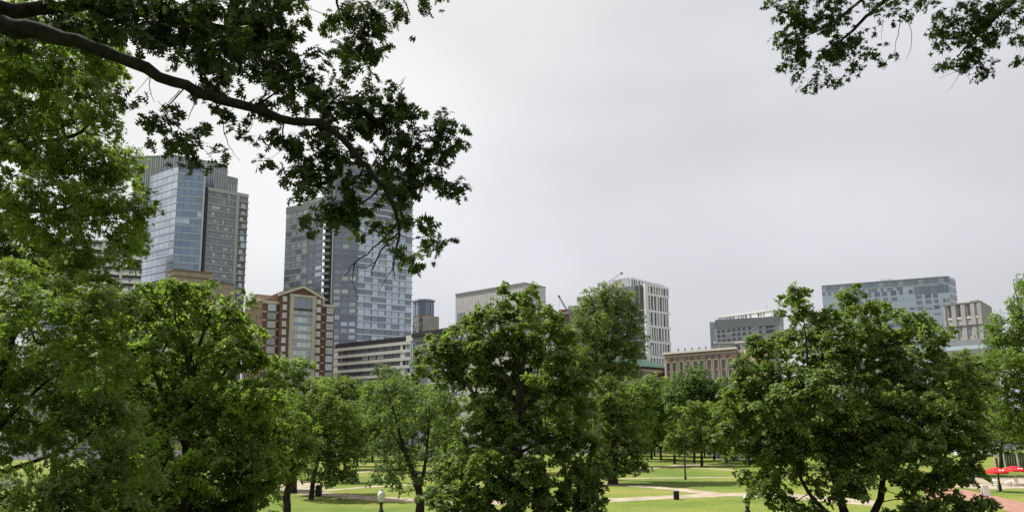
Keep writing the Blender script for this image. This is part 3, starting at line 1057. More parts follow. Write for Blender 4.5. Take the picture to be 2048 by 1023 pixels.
def copper_roof_building():
    B = at(1331, 736, 262); Z = B[2]
    A = at_z(1236, 728.6, Z)
    root = building('brick_commercial_block', B, 'low brick and cream building with green copper roof terraces below the striped tower')
    body(root, 'wall', 'cream', [A, B, *backs(B, A, 20)], 0, Z)
    f = Face(root, A, B)
    f.piece('cornice', 'black_roof', -0.2, f.w, Z - 0.7, Z, 0, 0.9)
    f.piece('cream_frieze', 'cream', 0, f.w, Z - 1.6, Z - 0.72, 0, 0.4)
    L = root.location
    hs = (0.0, 1.05, 2.05, 2.9)
    ds = (0.7, -1.2, -2.8, -4.5)
    for i in range(3):
        m = MB()
        ua, ub = 0.4 * i, f.w - (0 if i == 0 else 2.2 * i)
        q = []
        for (d, z) in ((ds[i], Z + hs[i] + .01), (ds[i] - 0.9, Z + hs[i + 1]), (-9, Z + hs[i + 1]), (-9, Z + hs[i] + .01)):
            for u in (ua, ub):
                p = f.pos(u, d); q.append((p[0] - L.x, p[1] - L.y, z))
        m.poly(q, [(0, 1, 3, 2), (2, 3, 5, 4), (4, 5, 7, 6), (0, 2, 4, 6), (1, 7, 5, 3)])
        m.build('roof_terrace', MT['copper'], root)
        for j in range(9):
            u = ua + (ub - ua) * (j + 0.5) / 9
            f.piece('roof_seam', 'copper', u - 0.06, u + 0.06, Z + hs[i] + 0.05, Z + hs[i + 1] + 0.12, ds[i] - 1.1, ds[i] - 0.3)
    n = 16
    for k in range(3):
        z = Z - 1.7 - (k + 1) * 3.4
        f.piece('stone_band', 'cream', 0, f.w, z, z + 0.5, 0, 0.35)
        for i in range(n):
            pw = f.w / n
            f.piece('brick_pier', 'brick', i * pw + 0.02, i * pw + 0.42, z + 0.52, z + 3.36, 0, 0.3)
            framed(f, i * pw + 0.5, (i + 1) * pw - 0.1, z + 0.6, z + 3.2, 0, 0.16, pick(('glass_dark', 3), ('glass_slate', 2)), 'cream', 1, 2, 0.07)


def arch_mesh(w, h, d, ring=0.0, seg=10):
    """An arched panel (ring = 0) or the surround of one."""
    b = MB()
    def outline(hw, top):
        pts = [(-hw, 0.0), (hw, 0.0)]
        spring = top - hw
        for i in range(seg + 1):
            a = math.pi * i / seg
            pts.append((hw * math.cos(a), spring + hw * math.sin(a)))
        return pts
    o = outline(w / 2 + ring, h + ring)
    n = len(o)
    if ring == 0:
        b.poly([(x, -d, z) for x, z in o] + [(x, 0, z) for x, z in o],
               [tuple(range(n))] + [tuple(reversed(range(n, 2 * n)))] + [(i, n + i, n + (i + 1) % n, (i + 1) % n) for i in range(n)])
    else:
        q = outline(w / 2, h)
        idx = list(range(1, n)) + [0]
        vs = []
        for i in idx:
            (x, z), (x2, z2) = o[i], q[i]
            vs += [(x, -d, z), (x2, -d, z2), (x, 0, z), (x2, 0, z2)]
        fs = []
        for i in range(len(idx) - 1):
            k, l = 4 * i, 4 * (i + 1)
            fs += [(k, l, l + 1, k + 1), (k, k + 2, l + 2, l), (k + 1, l + 1, l + 3, k + 3)]
        b.poly(vs, fs)
    return b


def arcade_building():
    A = at(1329, 708.5, 256); Z = A[2]
    B = at_z(1472, 697.2, Z)
    root = building('arcaded_brick_building', A, 'tan brick building with a row of tall arched windows and white coping')
    body(root, 'wall', 'arch_brick', [A, B, *backs(B, A, 26)], 0, Z)
    f = Face(root, A, B)
    W = f.w
    _, zc = f.px(1330, 704.8)
    f.piece('coping', 'roof_white', -0.3, W + 0.3, Z - 0.02, zc, -0.6, 0.75)
    f.piece('stone_course', 'limestone', 0, W, Z - 1.0, Z - 0.7, 0, 0.22)
    f.piece('corner_pier', 'limestone', 0.02, 0.75, 0, Z - 3.2, 0, 0.3)
    xs = [1338.3, 1350.3, 1364.3, 1377.8, 1392.2, 1405.1, 1420, 1433.4, 1448.5, 1462.2]
    L = root.location
    ca = arch_mesh(1.55, 6.4, 0.12); am = ca.mesh('arched_window'); am.materials.append(MT['glass_dark'])
    sm = arch_mesh(1.55, 6.4, 0.42, 0.28).mesh('arch_surround'); sm.materials.append(MT['tan'])
    im = arch_mesh(0.95, 5.7, 0.2, 0.13).mesh('window_tracery'); im.materials.append(MT['concrete'])
    zt = Z - 2.9
    def place(name, me, u, z):
        o = bpy.data.objects.new(name, me); COL.objects.link(o)
        p = f.pos(u, 0.0)
        o.parent = root
        o.location = (p[0] - L.x, p[1] - L.y, z)
        o.rotation_euler = (0, 0, f.ang)
        return o
    us = []
    for x in xs:
        y = 735 - (x - 1338) * 0.075
        u = f.px(x, y)[0]
        us.append(u)
        place('arched_window', am, u, zt - 6.4)
        place('arch_surround', sm, u, zt - 6.4)
        place('window_tracery', im, u, zt - 6.4)
    for u in us:
        f.piece('window_mullion', 'concrete', u - 0.05, u + 0.05, zt - 6.3, zt - 1.2, 0.12, 0.22)
        f.piece('transom', 'arch_brick', u - 0.7, u + 0.7, zt - 3.6, zt - 3.1, 0.125, 0.25)
    for i in range(len(us) - 1):
        m = (us[i] + us[i + 1]) / 2
        f.piece('column', 'tan', m - 0.16, m + 0.16, zt - 6.4, zt - 0.5, 0, 0.3)
        for s in (-0.62, 0.0, 0.62):
            if (i + (s > 0)) % 3 != 2 or s == 0:
                f.piece('attic_window', 'glass_dark', m + s - 0.16, m + s + 0.16, Z - 2.35, Z - 1.45, 0, 0.12)
    f.piece('sill_course', 'limestone', 0, W, zt - 6.9, zt - 6.42, 0, 0.5)
    for k in range(2):
        for u in us:
            f.piece('window', 'glass_dark', u - 0.7, u + 0.7, zt - 10.5 - k * 4, zt - 7.8 - k * 4, 0, 0.12)
    fm = MB(); fm.lathe([(0.28, 0), (0.3, 0.15), (0.14, 0.3), (0.3, 0.55), (0.34, 0.8), (0.2, 1.05), (0.02, 1.2)], sides=8)
    fme = fm.mesh('finial', True); fme.materials.append(MT['concrete_dark'])
    for x in (1356.7, 1370, 1384.2, 1398.3, 1411.8, 1440):
        o = place('finial', fme, f.px(x, 704)[0], zc - 0.02)
    # set back end bay
    C1 = at_z(1545, 694, Z - 0.6)
    Bs = np.array(B[:2]) + np.array([0.3, 1.5])
    body(root, 'end_bay_wall', 'arch_brick', [Bs, C1, *backs(C1, Bs, 16)], 0, Z - 0.3)
    g = Face(root, Bs, C1)
    for i in range(9):
        g.piece('corbel', 'limestone', g.w * (i + 0.2) / 9, g.w * (i + 0.7) / 9, Z - 1.4, Z - 0.6, 0, 0.4)


def speckled_building():
    A = at(1431, 640, 340); Z = A[2]
    B = at_z(1556, 633, Z)
    A2 = at(1419, 643, 343)
    root = building('hospital_block', A, 'grey building with scattered black square windows and a white striped block on its roof')
    body(root, 'wall', 'grey_lt', [A, B, *backs(B, A, 24)], 0, Z)
    a2 = at_z(1419, 643, Z - 0.8)
    body(root, 'corner_wall', 'grey_lt', [a2, back(A, -0.1, 0.1), *backs(A, a2, 10)], 0, Z - 0.8)
    f = Face(root, A, B)
    f.piece('roof_band', 'grey', -0.2, f.w + 0.2, Z - 3.8, Z + 0.2, 0, 0.4)
    S = 8.525
    def Q(x, y): return 1400 + x / S, 600 + y / S
    rows = [[315, 398, 490, 578, 665, 752, 848, 1028, 1145, 1195, 1245], [318, 405, 578, 668, 755, 850, 1030, 1150, 1200, 1250], [325, 410, 495, 585, 675, 850, 945, 1035], [330, 420, 600, 690, 860, 950, 1130]]
    for r, row in enumerate(rows):
        for x in row:
            y = 562 + r * 80 - (x - 315) * 0.098 - 30
            cx_, cy_ = Q(x, y)
            px_piece(f, 'window', 'glass_dark', cx_ - 2.7, cy_ - 2.7, cx_ + 2.7, cy_ + 2.7, 0, 0.12)
    for i in range(34):
        u = f.w * (i + 0.5) / 34
        f.piece('mullion', 'steel', u - 0.06, u + 0.06, Z - 18, Z - 3.9, 0, 0.1)
    for k in range(4):
        f.piece('floor_band', 'grey', 0, f.w, Z - 4.2 - k * 2.2 - 1.05, Z - 4.2 - k * 2.2 - 0.85, 0, 0.14)
    fa = Face(root, a2, A)
    for k in range(6):
        fa.piece('slot_window', 'glass_slate', fa.w * 0.3, fa.w * 0.6, Z - 6 - k * 3.1, Z - 4.2 - k * 3.1, 0, 0.12)
    K = at(1546, 618, 338); Zk = K[2]
    K0 = at_z(1436, 633.5, Zk); K1 = at_z(1566, 624, Zk)
    body(root, 'roof_block', 'pale', [K0, K, K1, *backs(K1, K0, 14)], Z - 12, Zk)
    g = Face(root, K0, K)
    g.piece('coping', 'roof_white', 0, g.w, Zk - 0.4, Zk + 0.2, 0, 0.3)
    for i in range(20):
        for k in range(2):
            if random.random() < 0.7:
                u = g.w * (0.1 + 0.88 * (i + random.uniform(0, 0.5)) / 20)
                g.piece('window', pick(('glass_dark', 1), ('glass_slate', 2)), u, u + 0.7, Zk - 2.4 - k * 2.1, Zk - 0.9 - k * 2.1, 0, 0.1)
    h = Face(root, K, K1)
    for i in range(4):
        h.piece('slot_window', 'glass_slate', h.w * (0.12 + 0.22 * i), h.w * (0.22 + 0.22 * i), Zk - 6.5, Zk - 1.2, 0, 0.1)
    m = MB(); p = f.pos(f.w * 0.83, -8)
    m.tube([(p[0] - root.location.x, p[1] - root.location.y, Zk), (p[0] - root.location.x, p[1] - root.location.y, Zk + 2.6)], [0.1, 0.06], 5)
    m.build('antenna', MT['concrete_dark'], root)
    # low roof house in front
    L0 = at(1428, 684, 290); Zl = L0[2]
    L1 = at_z(1467, 684, Zl); L2 = at_z(1505, 681, Zl)
    root2 = building('rooftop_house', L0, 'low pale lilac roof house peeping over the arcaded brick building')
    body(root2, 'wall', 'lilac', [L0, L1, L2, *backs(L2, L0, 10)], 0, Zl)
    for (p, q, mt) in ((L0, L1, 'lilac'), (L1, L2, 'pale')):
        g = Face(root2, p, q)
        g.piece('white_coping', 'roof_white', 0, g.w, Zl - 0.5, Zl + 0.2, 0, 0.5)
        if mt == 'pale':
            for i in range(3):
                g.piece('window', 'glass_dark' if i % 2 == 0 else 'glass_pale', g.w * (0.1 + 0.28 * i), g.w * (0.3 + 0.28 * i), Zl - 3.4, Zl - 1.2, 0, 0.12)


def blue_glass_building():
    C0 = at(1897, 551.5, 352); Z = C0[2]
    A = at_z(1643, 571, Z); B = at_z(1910, 557, Z)
    root = building('glass_office_block', C0, 'wide pale blue glass block with scattered dark windows behind the right maple')
    body(root, 'wall', 'glass_teal', [A, C0, B, *backs(B, A, 26)], 0, Z)
    f = Face(root, A, C0)
    S = 6.393
    def Q(x, y): return 1640 + x / S, 540 + y / S
    def win(x, y, w, h, m='glass_slate'):
        a, b = Q(x - w / 2, y - h / 2), Q(x + w / 2, y + h / 2)
        px_piece(f, 'window', m, a[0], a[1], b[0], b[1], 0, 0.22)
    def strip(name, x0, x1, t0, t1, m, d=0.15):
        """a level band: heights given below the roof edge in metres"""
        u0, u1 = f.px(Q(x0, 0)[0], 600)[0], f.px(Q(x1, 0)[0], 600)[0]
        f.piece(name, m, max(u0, 0), min(u1, f.w), Z - t1, Z - t0, 0, d)
    strip('coping', 0, 1700, 0, 0.5, 'grey', 0.35)
    for i in range(26):
        f.piece('plant_screen', 'glass_slate' if i % 4 else 'grey_lt', f.w * i / 26 + 0.06, f.w * (i + 1) / 26 - 0.06, Z - 3.1, Z - 0.6, 0, 0.18)
    strip('ledge', 0, 1700, 3.15, 3.5, 'steel', 0.5)
    for i in range(40):
        if i < 26 or i > 36:
            f.piece('clerestory_window', pick(('glass_slate', 3), ('glass_sky', 2)), f.w * i / 40 + 0.1, f.w * (i + 1) / 40 - 0.15, Z - 5.4, Z - 3.7, 0, 0.14)
    u0 = f.px(Q(1210, 0)[0], 600)[0]
    for i in range(8):
        w = (f.w - u0 - 0.3) / 8
        f.piece('grey_glass_panel', 'glass_slate', u0 + i * w + 0.05, u0 + (i + 1) * w - 0.05, Z - 8.0, Z - 4.1, 0, 0.16)
    for (x, y, w, h) in ((730, 308, 70, 58), (825, 300, 68, 60), (940, 290, 70, 60), (1035, 283, 48, 56), (1160, 274, 50, 56),
                         (735, 384, 70, 50), (840, 377, 66, 50), (950, 366, 72, 46), (1262, 340, 75, 46), (1380, 330, 75, 50), (1475, 324, 60, 50),
                         (1270, 411, 72, 50), (1390, 402, 75, 54), (1490, 396, 46, 54), (1590, 384, 30, 44), (1640, 380, 30, 44), (1285, 484, 78, 44), (1395, 488, 90, 20), (1495, 470, 72, 50), (1180, 492, 70, 22), (1505, 560, 80, 16),
                         (620, 320, 70, 56), (500, 330, 70, 56), (400, 338, 66, 50), (620, 398, 66, 50), (500, 408, 66, 50), (260, 352, 66, 50)):
        win(x, y, w, h, pick(('glass_slate', 3), ('glass_grey', 2)))
    for k in range(6):
        strip('floor_line', 0, 1195 if k < 2 else 1700, 6.6 + 3.65 * k, 6.85 + 3.65 * k, 'steel', 0.12)
    for k in range(3):
        strip('glass_band', 640, 1010, 15.3 + 3.2 * k, 16.9 + 3.2 * k, 'glass_slate', 0.16)
    for i in range(44):
        u = f.w * (i + 0.5) / 44
        f.piece('mullion', 'steel', u - 0.05, u + 0.05, Z - 34, Z - 8.2, 0, 0.1)
    g = Face(root, C0, B)
    for k in range(9):
        g.piece('end_window', pick(('glass_slate', 1), ('glass_grey', 2)), 0.15, g.w - 0.15, Z - 3.9 - k * 3.7, Z - 1.2 - k * 3.7, 0, 0.15)
    p = f.pos(f.px(1773, 560)[0], -9)
    a, b = f.pos(f.px(1761, 560)[0], -6), f.pos(f.px(1786, 560)[0], -6)
    body(root, 'lift_head', 'pale', [a, b, *backs(b, a, 8)], Z - 2, Z + 2.0)
    m = MB(); m.tube([(p[0] - root.location.x, p[1] - root.location.y, Z), (p[0] - root.location.x, p[1] - root.location.y, Z + 6.5)], [0.09, 0.05], 5)
    m.build('antenna', MT['pale'], root)


def concrete_block():
    A = at(1885.5, 610.6, 288); Z = A[2]
    B = at_z(1963, 601.8, Z); C0 = at_z(1983, 613, Z)
    root = building('concrete_block', A, 'blunt grey concrete block with tall dark slots near its top at the right')
    body(root, 'wall', 'concrete', [A, B, C0, *backs(C0, A, 16)], 0, Z)
    f = Face(root, A, B)
    f.piece('coping', 'concrete_dark', -0.2, f.w + 0.1, Z - 0.35, Z + 0.2, 0, 0.35)
    for i, x in enumerate((1900, 1918, 1938, 1956.5)):
        y = 611.5 - (x - 1900) * 0.117
        px_piece(f, 'slot_window', 'concrete_dark', x - 3.8, y, x + 3.8, y + 24, 0, 0.06)
        px_piece(f, 'slot_glass', 'glass_dark', x - 2.2, y + 1, x + 2.2, y + 23, 0.06, 0.12)
    for x in (1888.5, 1909, 1928, 1947.5, 1961):
        u = f.px(x, 640)[0]
        f.piece('pier', 'concrete', max(u - 0.75, 0), min(u + 0.75, f.w), Z - 15.3, Z - 0.36, 0, 0.28)
    zs = f.px(1900, 653)[1]
    f.piece('seam', 'concrete_dark', 0, f.w, zs - 0.12, zs + 0.12, 0, 0.5)
    for x in (1901, 1919, 1938.5, 1956):
        px_piece(f, 'window', 'glass_slate', x - 3.2, 657 - (x - 1900) * .1, x + 3.2, 674 - (x - 1900) * .1, 0, 0.1)
        px_piece(f, 'pale_panel', 'pale', x - 4.5, 636 - (x - 1900) * .1, x + 4.5, 640 - (x - 1900) * .1, 0, 0.2)
    f.piece('base_band', 'grey', -0.1, f.w + 0.1, zs - 7.6, zs - 5.6, 0, 0.55)
    f.piece('glass_strip', 'glass_teal', -0.1, f.w + 0.1, zs - 9.3, zs - 7.62, 0, 0.5)
    f.piece('base_wall', 'concrete_dark', -0.1, f.w + 0.1, 0, zs - 9.32, 0, 0.6)
    a, b = f.pos(f.px(1937, 604)[0], -2), f.pos(f.px(1956, 604)[0], -2)
    body(root, 'roof_house', 'concrete_dark', [a, b, *backs(b, a, 5)], Z - 0.2, Z + 0.9)


def balcony_apartments():
    A = at(60, 460, 345); Z = zat(240, 478, 345)
    A = at(60, 600, 338)
    B = at(279, 600, 352)
    root = building('apartment_block', B, 'grey apartment block with stacked white balconies glimpsed behind the left foliage')
    body(root, 'wall', 'concrete', [A, B, *backs(B, A, 22)], 0, Z)
    f = Face(root, A, B)
    W = f.w
    for k in range(14):
        z = Z - 1.0 - (k + 1) * 3.95
        f.piece('balcony_slab', 'white', 0, W, z, z + 0.5, 0, 1.6)
        f.piece('recess_shade', 'dark', 0, W, z + 2.9, z + 3.93, 0, 0.2)  # dark strip stands in for the shade under the slab above
        n = 10
        for i in range(n):
            u0, u1 = W * i / n, W * (i + 1) / n
            f.piece('balcony_rail', pick(('white', 4), ('grey_lt', 2)), u0 + 0.5, u1 - 0.5, z + 0.52, z + 1.5, 1.4, 1.55)
            f.piece('window', pick(('glass_slate', 2), ('glass_pale', 2)), u0 + 0.8, u1 - 0.8, z + 1.0, z + 2.85, 0, 0.15)
    for i in range(6):
        u = f.px(245 - i * 38, 520)[0]
        if u > 1:
            f.piece('pier', 'pale', u - 0.6, u + 0.6, 0, Z, 0, 1.9)


def tan_block():
    A = at(348, 537.5, 300); Z = A[2]
    L = at_z(337, 541.5, Z); B = at_z(424, 545.5, Z)
    root = building('stone_block', A, 'plain tan stone block with dark ledges in front of the left glass tower')
    body(root, 'wall', 'tan', [L, A, B, *backs(B, L, 18)], 0, Z)
    for p, q in ((L, A), (A, B)):
        f = Face(root, p, q)
        f.piece('cornice', 'tan_dark', -0.1, f.w + 0.1, Z - 0.5, Z + 0.25, 0, 0.5)
        f.piece('ledge', 'tan_dark', 0, f.w, Z - 3.0, Z - 2.5, 0, 0.4)
        for k in range(4):
            f.piece('ledge', 'tan_dark', 0, f.w, Z - 8 - 3.4 * k, Z - 7.5 - 3.4 * k, 0, 0.3)
    C0 = at(423, 559.5, 304)
    D = at_z(468, 568, C0[2])
    body(root, 'lower_wall', 'tan', [C0, D, *backs(D, C0, 14)], 0, C0[2])
    f = Face(root, C0, D)
    f.piece('cornice', 'tan_dark', -0.1, f.w + 0.1, C0[2] - 0.5, C0[2] + 0.2, 0, 0.4)
    for k in range(4):
        f.piece('ledge', 'tan_dark', 0, f.w, C0[2] - 7.5 - 3.2 * k, C0[2] - 7 - 3.2 * k, 0, 0.3)


def construction_site():
    A = at(1136, 611, 440); Z = A[2]
    B = at_z(1235, 607, Z)
    root = building('concrete_frame_building', A, 'unfinished pale concrete building behind the tall feathery elm')
    body(root, 'wall', 'pale', [A, B, *backs(B, A, 20)], 0, Z)
    f = Face(root, A, B)
    u = f.px(1153, 600)[0]
    a, b = f.pos(u, -2), f.pos(f.w, -2)
    body(root, 'lift_core', 'pale', [a, b, *backs(b, a, 12)], Z - 1, zat(1153, 593.5, 442))
    for k in range(7):
        f.piece('slab_edge', 'white', 0, f.w, Z - 4 - 3.9 * k, Z - 3.6 - 3.9 * k, 0, 0.6)
        for i in range(8):
            f.piece('opening', 'concrete_dark', f.w * (i + 0.15) / 8, f.w * (i + 0.85) / 8, Z - 7.4 - 3.9 * k, Z - 4.3 - 3.9 * k, 0, 0.12)
    C0 = at(1115, 626, 425)
    D = at_z(1138, 625, C0[2])
    root2 = building('brick_warehouse', C0, 'small rusty brick block below the dark crane jib')
    body(root2, 'wall', 'rust', [C0, D, *backs(D, C0, 12)], 0, C0[2])
    f = Face(root2, C0, D)
    f.piece('coping', 'roof_white', 0, f.w, C0[2] - 0.5, C0[2] + 0.2, 0, 0.3)
    for i in range(4):
        for k in range(5):
            f.piece('window', 'glass_dark', f.w * (i + 0.25) / 4, f.w * (i + 0.75) / 4, C0[2] - 3.2 - 3.4 * k, C0[2] - 1.4 - 3.4 * k, 0, 0.12)
    f.piece('parapet_block', 'rust', f.w * 0.1, f.w * 0.75, C0[2] + 0.2, C0[2] + 2.2, -3, -0.5)


def crane(tip, foot, Y, mast_x, label, material, w=0.8, hook=None):
    a, b = at(*foot, Y), at(*tip, Y + 3)
    root = empty('tower_crane', (a[0], a[1], 0), label, 'crane', 'cranes above the building site')
    L = np.array([a[0], a[1], 0])
    d = b - a
    n = max(5, int(np.linalg.norm(d) / (w * 1.6)))
    side = np.array([0, 1.0, 0])
    up = np.cross(d / np.linalg.norm(d), side)
    up /= np.linalg.norm(up)
    m = MB()
    chords = [up * w, -up * w * 0.5 + side * w * 0.7, -up * w * 0.5 - side * w * 0.7]
    pts = [[a + d * i / n + c * (1 - 0.35 * i / n) - L for i in range(n + 1)] for c in chords]
    for p in pts:
        m.tube(p, [0.16] * (n + 1), 4)
    for i in range(n):
        for k in range(3):
            m.tube([pts[k][i], pts[(k + 1) % 3][i + 1]], [0.09, 0.09], 3, False)
            m.tube([pts[k][i], pts[(k + 1) % 3][i]], [0.09, 0.09], 3, False)
    m.build('jib', MT[material], root)
    t = MB()
    h = a[2]
    for sx in (-1, 1):
        for sy in (-1, 1):
            t.tube([(sx * 0.8, sy * 0.8, 0), (sx * 0.8, sy * 0.8, h)], [0.14, 0.14], 4)
    k = int(h / 2)
    for i in range(k):
        z0, z1 = h * i / k, h * (i + 1) / k
        s = 1 if i % 2 else -1
        for (p, q) in (((-.8, -.8), (.8, -.8)), ((.8, -.8), (.8, .8)), ((.8, .8), (-.8, .8)), ((-.8, .8), (-.8, -.8))):
            t.tube([(p[0], p[1], z0 if s > 0 else z1), (q[0], q[1], z1 if s > 0 else z0)], [0.07, 0.07], 3, False)
    t.build('mast', MT[material], root)
    c = MB(); c.box((0, 0, h + 0.6), (2.4, 2.4, 2.0)); c.box((-2.2 * np.sign(d[0]), 0, h + 0.5), (3.0, 1.8, 1.4))
    c.build('cab', MT[material], root)
    e = MB(); e.box(tuple(b - L), (1.3, 1.0, 1.0)); e.build('jib_head', MT['concrete_dark'], root)
    if hook:
        p = b - L
        c = MB(); c.tube([p, p - np.array([0, 0, hook])], [0.06, 0.06], 4); c.box(tuple(p - np.array([0, 0, hook + 0.4])), (0.6, 0.5, 0.9))
        c.build('hoist_cable', MT['dark'], root)


left_tower()
right_twin_tower()
gabled_building()
banded_building()
far_grey_tower()
pale_block()
striped_tower()
copper_roof_building()
arcade_building()
speckled_building()
blue_glass_building()
concrete_block()
balcony_apartments()
tan_block()
construction_site()
crane((1118, 592), (1136, 623), 430, 1136, 'dark crane jib leaning left beside the central tree top', 'crane', 0.55, 8.5)
crane((1243, 546), (1208, 570), 400, 1208, 'pale crane jib poking up behind the striped tower', 'crane_pale', 0.75)


# ------------------------------------------------------------------ park furniture
def root_at(name, p, label, cat, group=None):
    return empty(name, (float(p[0]), float(p[1]), float(p[2])), label, cat, group)


def ground_px(px, py):
    return at_z(px, py, 0.0)


def park_lamp(px, py_top, Y, label, group=None, pole_h=3.6):
    """Acorn globe on a fluted black post; py_top is the tip of the finial."""
    top = at(px, py_top, Y)
    g = hill(top[0], top[1])
    H = top[2] - g
    r = root_at('street_lamp', (top[0], top[1], g), label, 'street lamp', group)
    gz = H - 0.78
    m = MB()
    m.lathe([(0.2, 0), (0.2, 0.12), (0.16, 0.16), (0.15, 0.7), (0.1, 0.8), (0.075, 0.95), (0.058, 1.6), (0.05, gz - 0.35), (0.07, gz - 0.32), (0.07, gz - 0.26), (0.05, gz - 0.22), (0.06, gz - 0.1), (0.13, gz - 0.03), (0.14, gz)], sides=12)
    m.build('post', MT['iron'], r, smooth=True)
    m = MB()
    m.lathe([(0.1, gz + 0.005), (0.13, gz + 0.06), (0.175, gz + 0.22), (0.195, gz + 0.36), (0.175, gz + 0.47), (0.12, gz + 0.56), (0.07, gz + 0.59)], sides=16)
    m.build('globe', MT['lamp_glass'], r, smooth=True)
    m = MB()
    m.lathe([(0.075, gz + 0.592), (0.085, gz + 0.62), (0.045, gz + 0.66), (0.03, gz + 0.72), (0.004, gz + 0.78)], sides=10)
    m.build('finial', MT['pole_grey'], r, smooth=True)
    return r


park_lamp(763, 973, 40, 'globe lamp on a black post before the wide path, left of the central tree', 'acorn globe park lamps')
park_lamp(1493, 981, 40, 'globe lamp at the bottom edge below the big right maple', 'acorn globe park lamps')


def far_lamp(px, py0, py1, label, group=None):
    p = ground_px(px, py1)
    Y = p[1]
    H = at(px, py0, Y)[2]
    r = root_at('street_lamp', p, label, 'street lamp', group)
    m = MB(); m.lathe([(0.24, 0), (0.24, 0.5), (0.2, 0.9), (0.14, 1.0), (0.11, 1.2), (0.09, H - 1.0), (0.13, H - 0.95), (0.13, H - 0.85)], sides=10)
    m.build('post', MT['iron'], r, smooth=True)
    m = MB(); m.lathe([(0.1, H - 0.84), (0.2, H - 0.62), (0.24, H - 0.42), (0.18, H - 0.22), (0.1, H - 0.14)], sides=12)
    m.build('globe', MT['lamp_glass'], r, smooth=True)
    m = MB(); m.lathe([(0.28, H - 0.138), (0.2, H - 0.06), (0.05, H), (0.02, H + 0.12)], sides=10)
    m.build('cap', MT['iron'], r, smooth=True)


far_lamp(2000, 902, 981, 'dark lamp post standing in front of the red umbrellas')

# tall thin dark pole on the lawn
p = ground_px(1371, 958)
H = at(1371, 872, p[1])[2]
r = root_at('light_pole', p, 'tall thin black pole alone on the sunlit lawn', 'pole')
m = MB(); m.lathe([(0.2, 0), (0.2, 0.35), (0.15, 0.5), (0.14, 0.6), (0.11, H - 0.4), (0.1, H)], sides=10); m.build('post', MT['iron'], r, smooth=True)
m = MB(); m.box((-0.35, 0, H - 0.12), (0.75, 0.28, 0.2)); m.box((0, 0, H - 1.9), (0.3, 0.24, 0.4)); m.build('lamp_head', MT['iron'], r)


def litter_bin(px, py, label, square=False):
    p = ground_px(px, py)
    r = root_at('litter_bin', p, label, 'litter bin', 'park litter bins')
    m = MB()
    if square:
        m.box((0, 0, 0.62), (0.72, 0.72, 1.1)); m.box((0, 0, 0.04), (0.6, 0.6, 0.08))
    else:
        m.lathe([(0.26, 0), (0.29, 0.04), (0.32, 0.85), (0.35, 0.87), (0.35, 0.93), (0.27, 0.94), (0.26, 0.7)], sides=18)
        for i in range(18):
            a = 2 * math.pi * i / 18
            m.box((0.325 * math.cos(a), 0.325 * math.sin(a), 0.46), (0.03, 0.05, 0.76), a)
    m.build('basket', MT['bin'], r)
    m = MB()
    if square:
        m.prism([(-.42, -.42), (.42, -.42), (.42, .42), (-.42, .42)], 1.18, 1.26)
        m.box((0, 0, 1.36), (0.6, 0.6, 0.18))
    else:
        m.lathe([(0.36, 0.94), (0.37, 0.98), (0.3, 1.03), (0.16, 1.05), (0.15, 1.02)], sides=18)
    m.build('lid', MT['bin'], r)


litter_bin(1353, 998, 'dark round litter bin beside the fork of two pale paths')
litter_bin(637, 991, 'dark boxy litter bin next to the tree trunk by the wide path', True)


def parasol(px, py_top, Y, label, rad=1.75):
    top = at(px, py_top, Y)
    r = root_at('parasol', (top[0], top[1], 0), label, 'parasol', 'red cafe parasols')
    H = top[2]
    m = MB(); m.lathe([(0.03, 0.1), (0.03, H - 0.02)], sides=8); m.build('pole', MT['white_paint'], r)
    m = MB(); m.lathe([(0.3, 0), (0.3, 0.08), (0.06, 0.1)], sides=14); m.build('base', MT['iron'], r)
    m = MB()
    n = 8
    vs = [(0, 0, H)]
    for ring, (rr, zz) in enumerate(((0.5, H - 0.17), (0.78, H - 0.33), (1.0, H - 0.55))):
        for k in range(n * 2):
            a = math.pi * k / n
            s = 1.0 if k % 2 == 0 else (0.95 if ring < 2 else 0.93)
            vs.append((rad * rr * s * math.cos(a), rad * rr * s * math.sin(a), zz - (0.0 if k % 2 == 0 else 0.02 * ring)))
    q = n * 2
    fs = [(0, 1 + k, 1 + (k + 1) % q) for k in range(q)]
    for ring in range(2):
        for k in range(q):
            fs.append((1 + ring * q + k, 1 + (ring + 1) * q + k, 1 + (ring + 1) * q + (k + 1) % q, 1 + ring * q + (k + 1) % q))
    m.poly(vs, fs)
    cn = m.build('canopy', MT['red_cloth'], r)
    v = MB()
    vs = []
    for k in range(q):
        a = math.pi * k / n
        s = 1.0 if k % 2 == 0 else 0.93
        x, y = rad * s * math.cos(a), rad * s * math.sin(a)
        z = H - 0.555 - (0 if k % 2 == 0 else 0.04)
        vs += [(x, y, z), (x * 1.005, y * 1.005, z - 0.2)]
    v.poly(vs, [(2 * k, 2 * k + 1, (2 * k + 3) % (2 * q), (2 * k + 2) % (2 * q)) for k in range(q)])
    v.build('valance', MT['red_cloth'], cn)
    for k in range(n):
        a = 2 * math.pi * k / n
        rb = MB(); rb.tube([(0, 0, H - 0.05), (rad * 0.96 * math.cos(a), rad * 0.96 * math.sin(a), H - 0.58)], [0.012, 0.012], 4)
        rb.build('rib', MT['white_paint'], r)
    # pale print on the front panel of the cloth
    b = MB()
    a0 = -math.pi / 2
    for (dx, dz) in ((-0.12, 0), (0.12, 0)):
        x, y = 0.74 * rad * math.cos(a0) + dx, 0.74 * rad * math.sin(a0)
        b.poly([(x - 0.2, y - 0.11, H - 0.38), (x + 0.2, y - 0.11, H - 0.38), (x + 0.2, y + 0.08, H - 0.285), (x - 0.2, y + 0.08, H - 0.285)], [(0, 1, 2, 3)])
    b.build('print_patch', MT['white_paint'], cn)


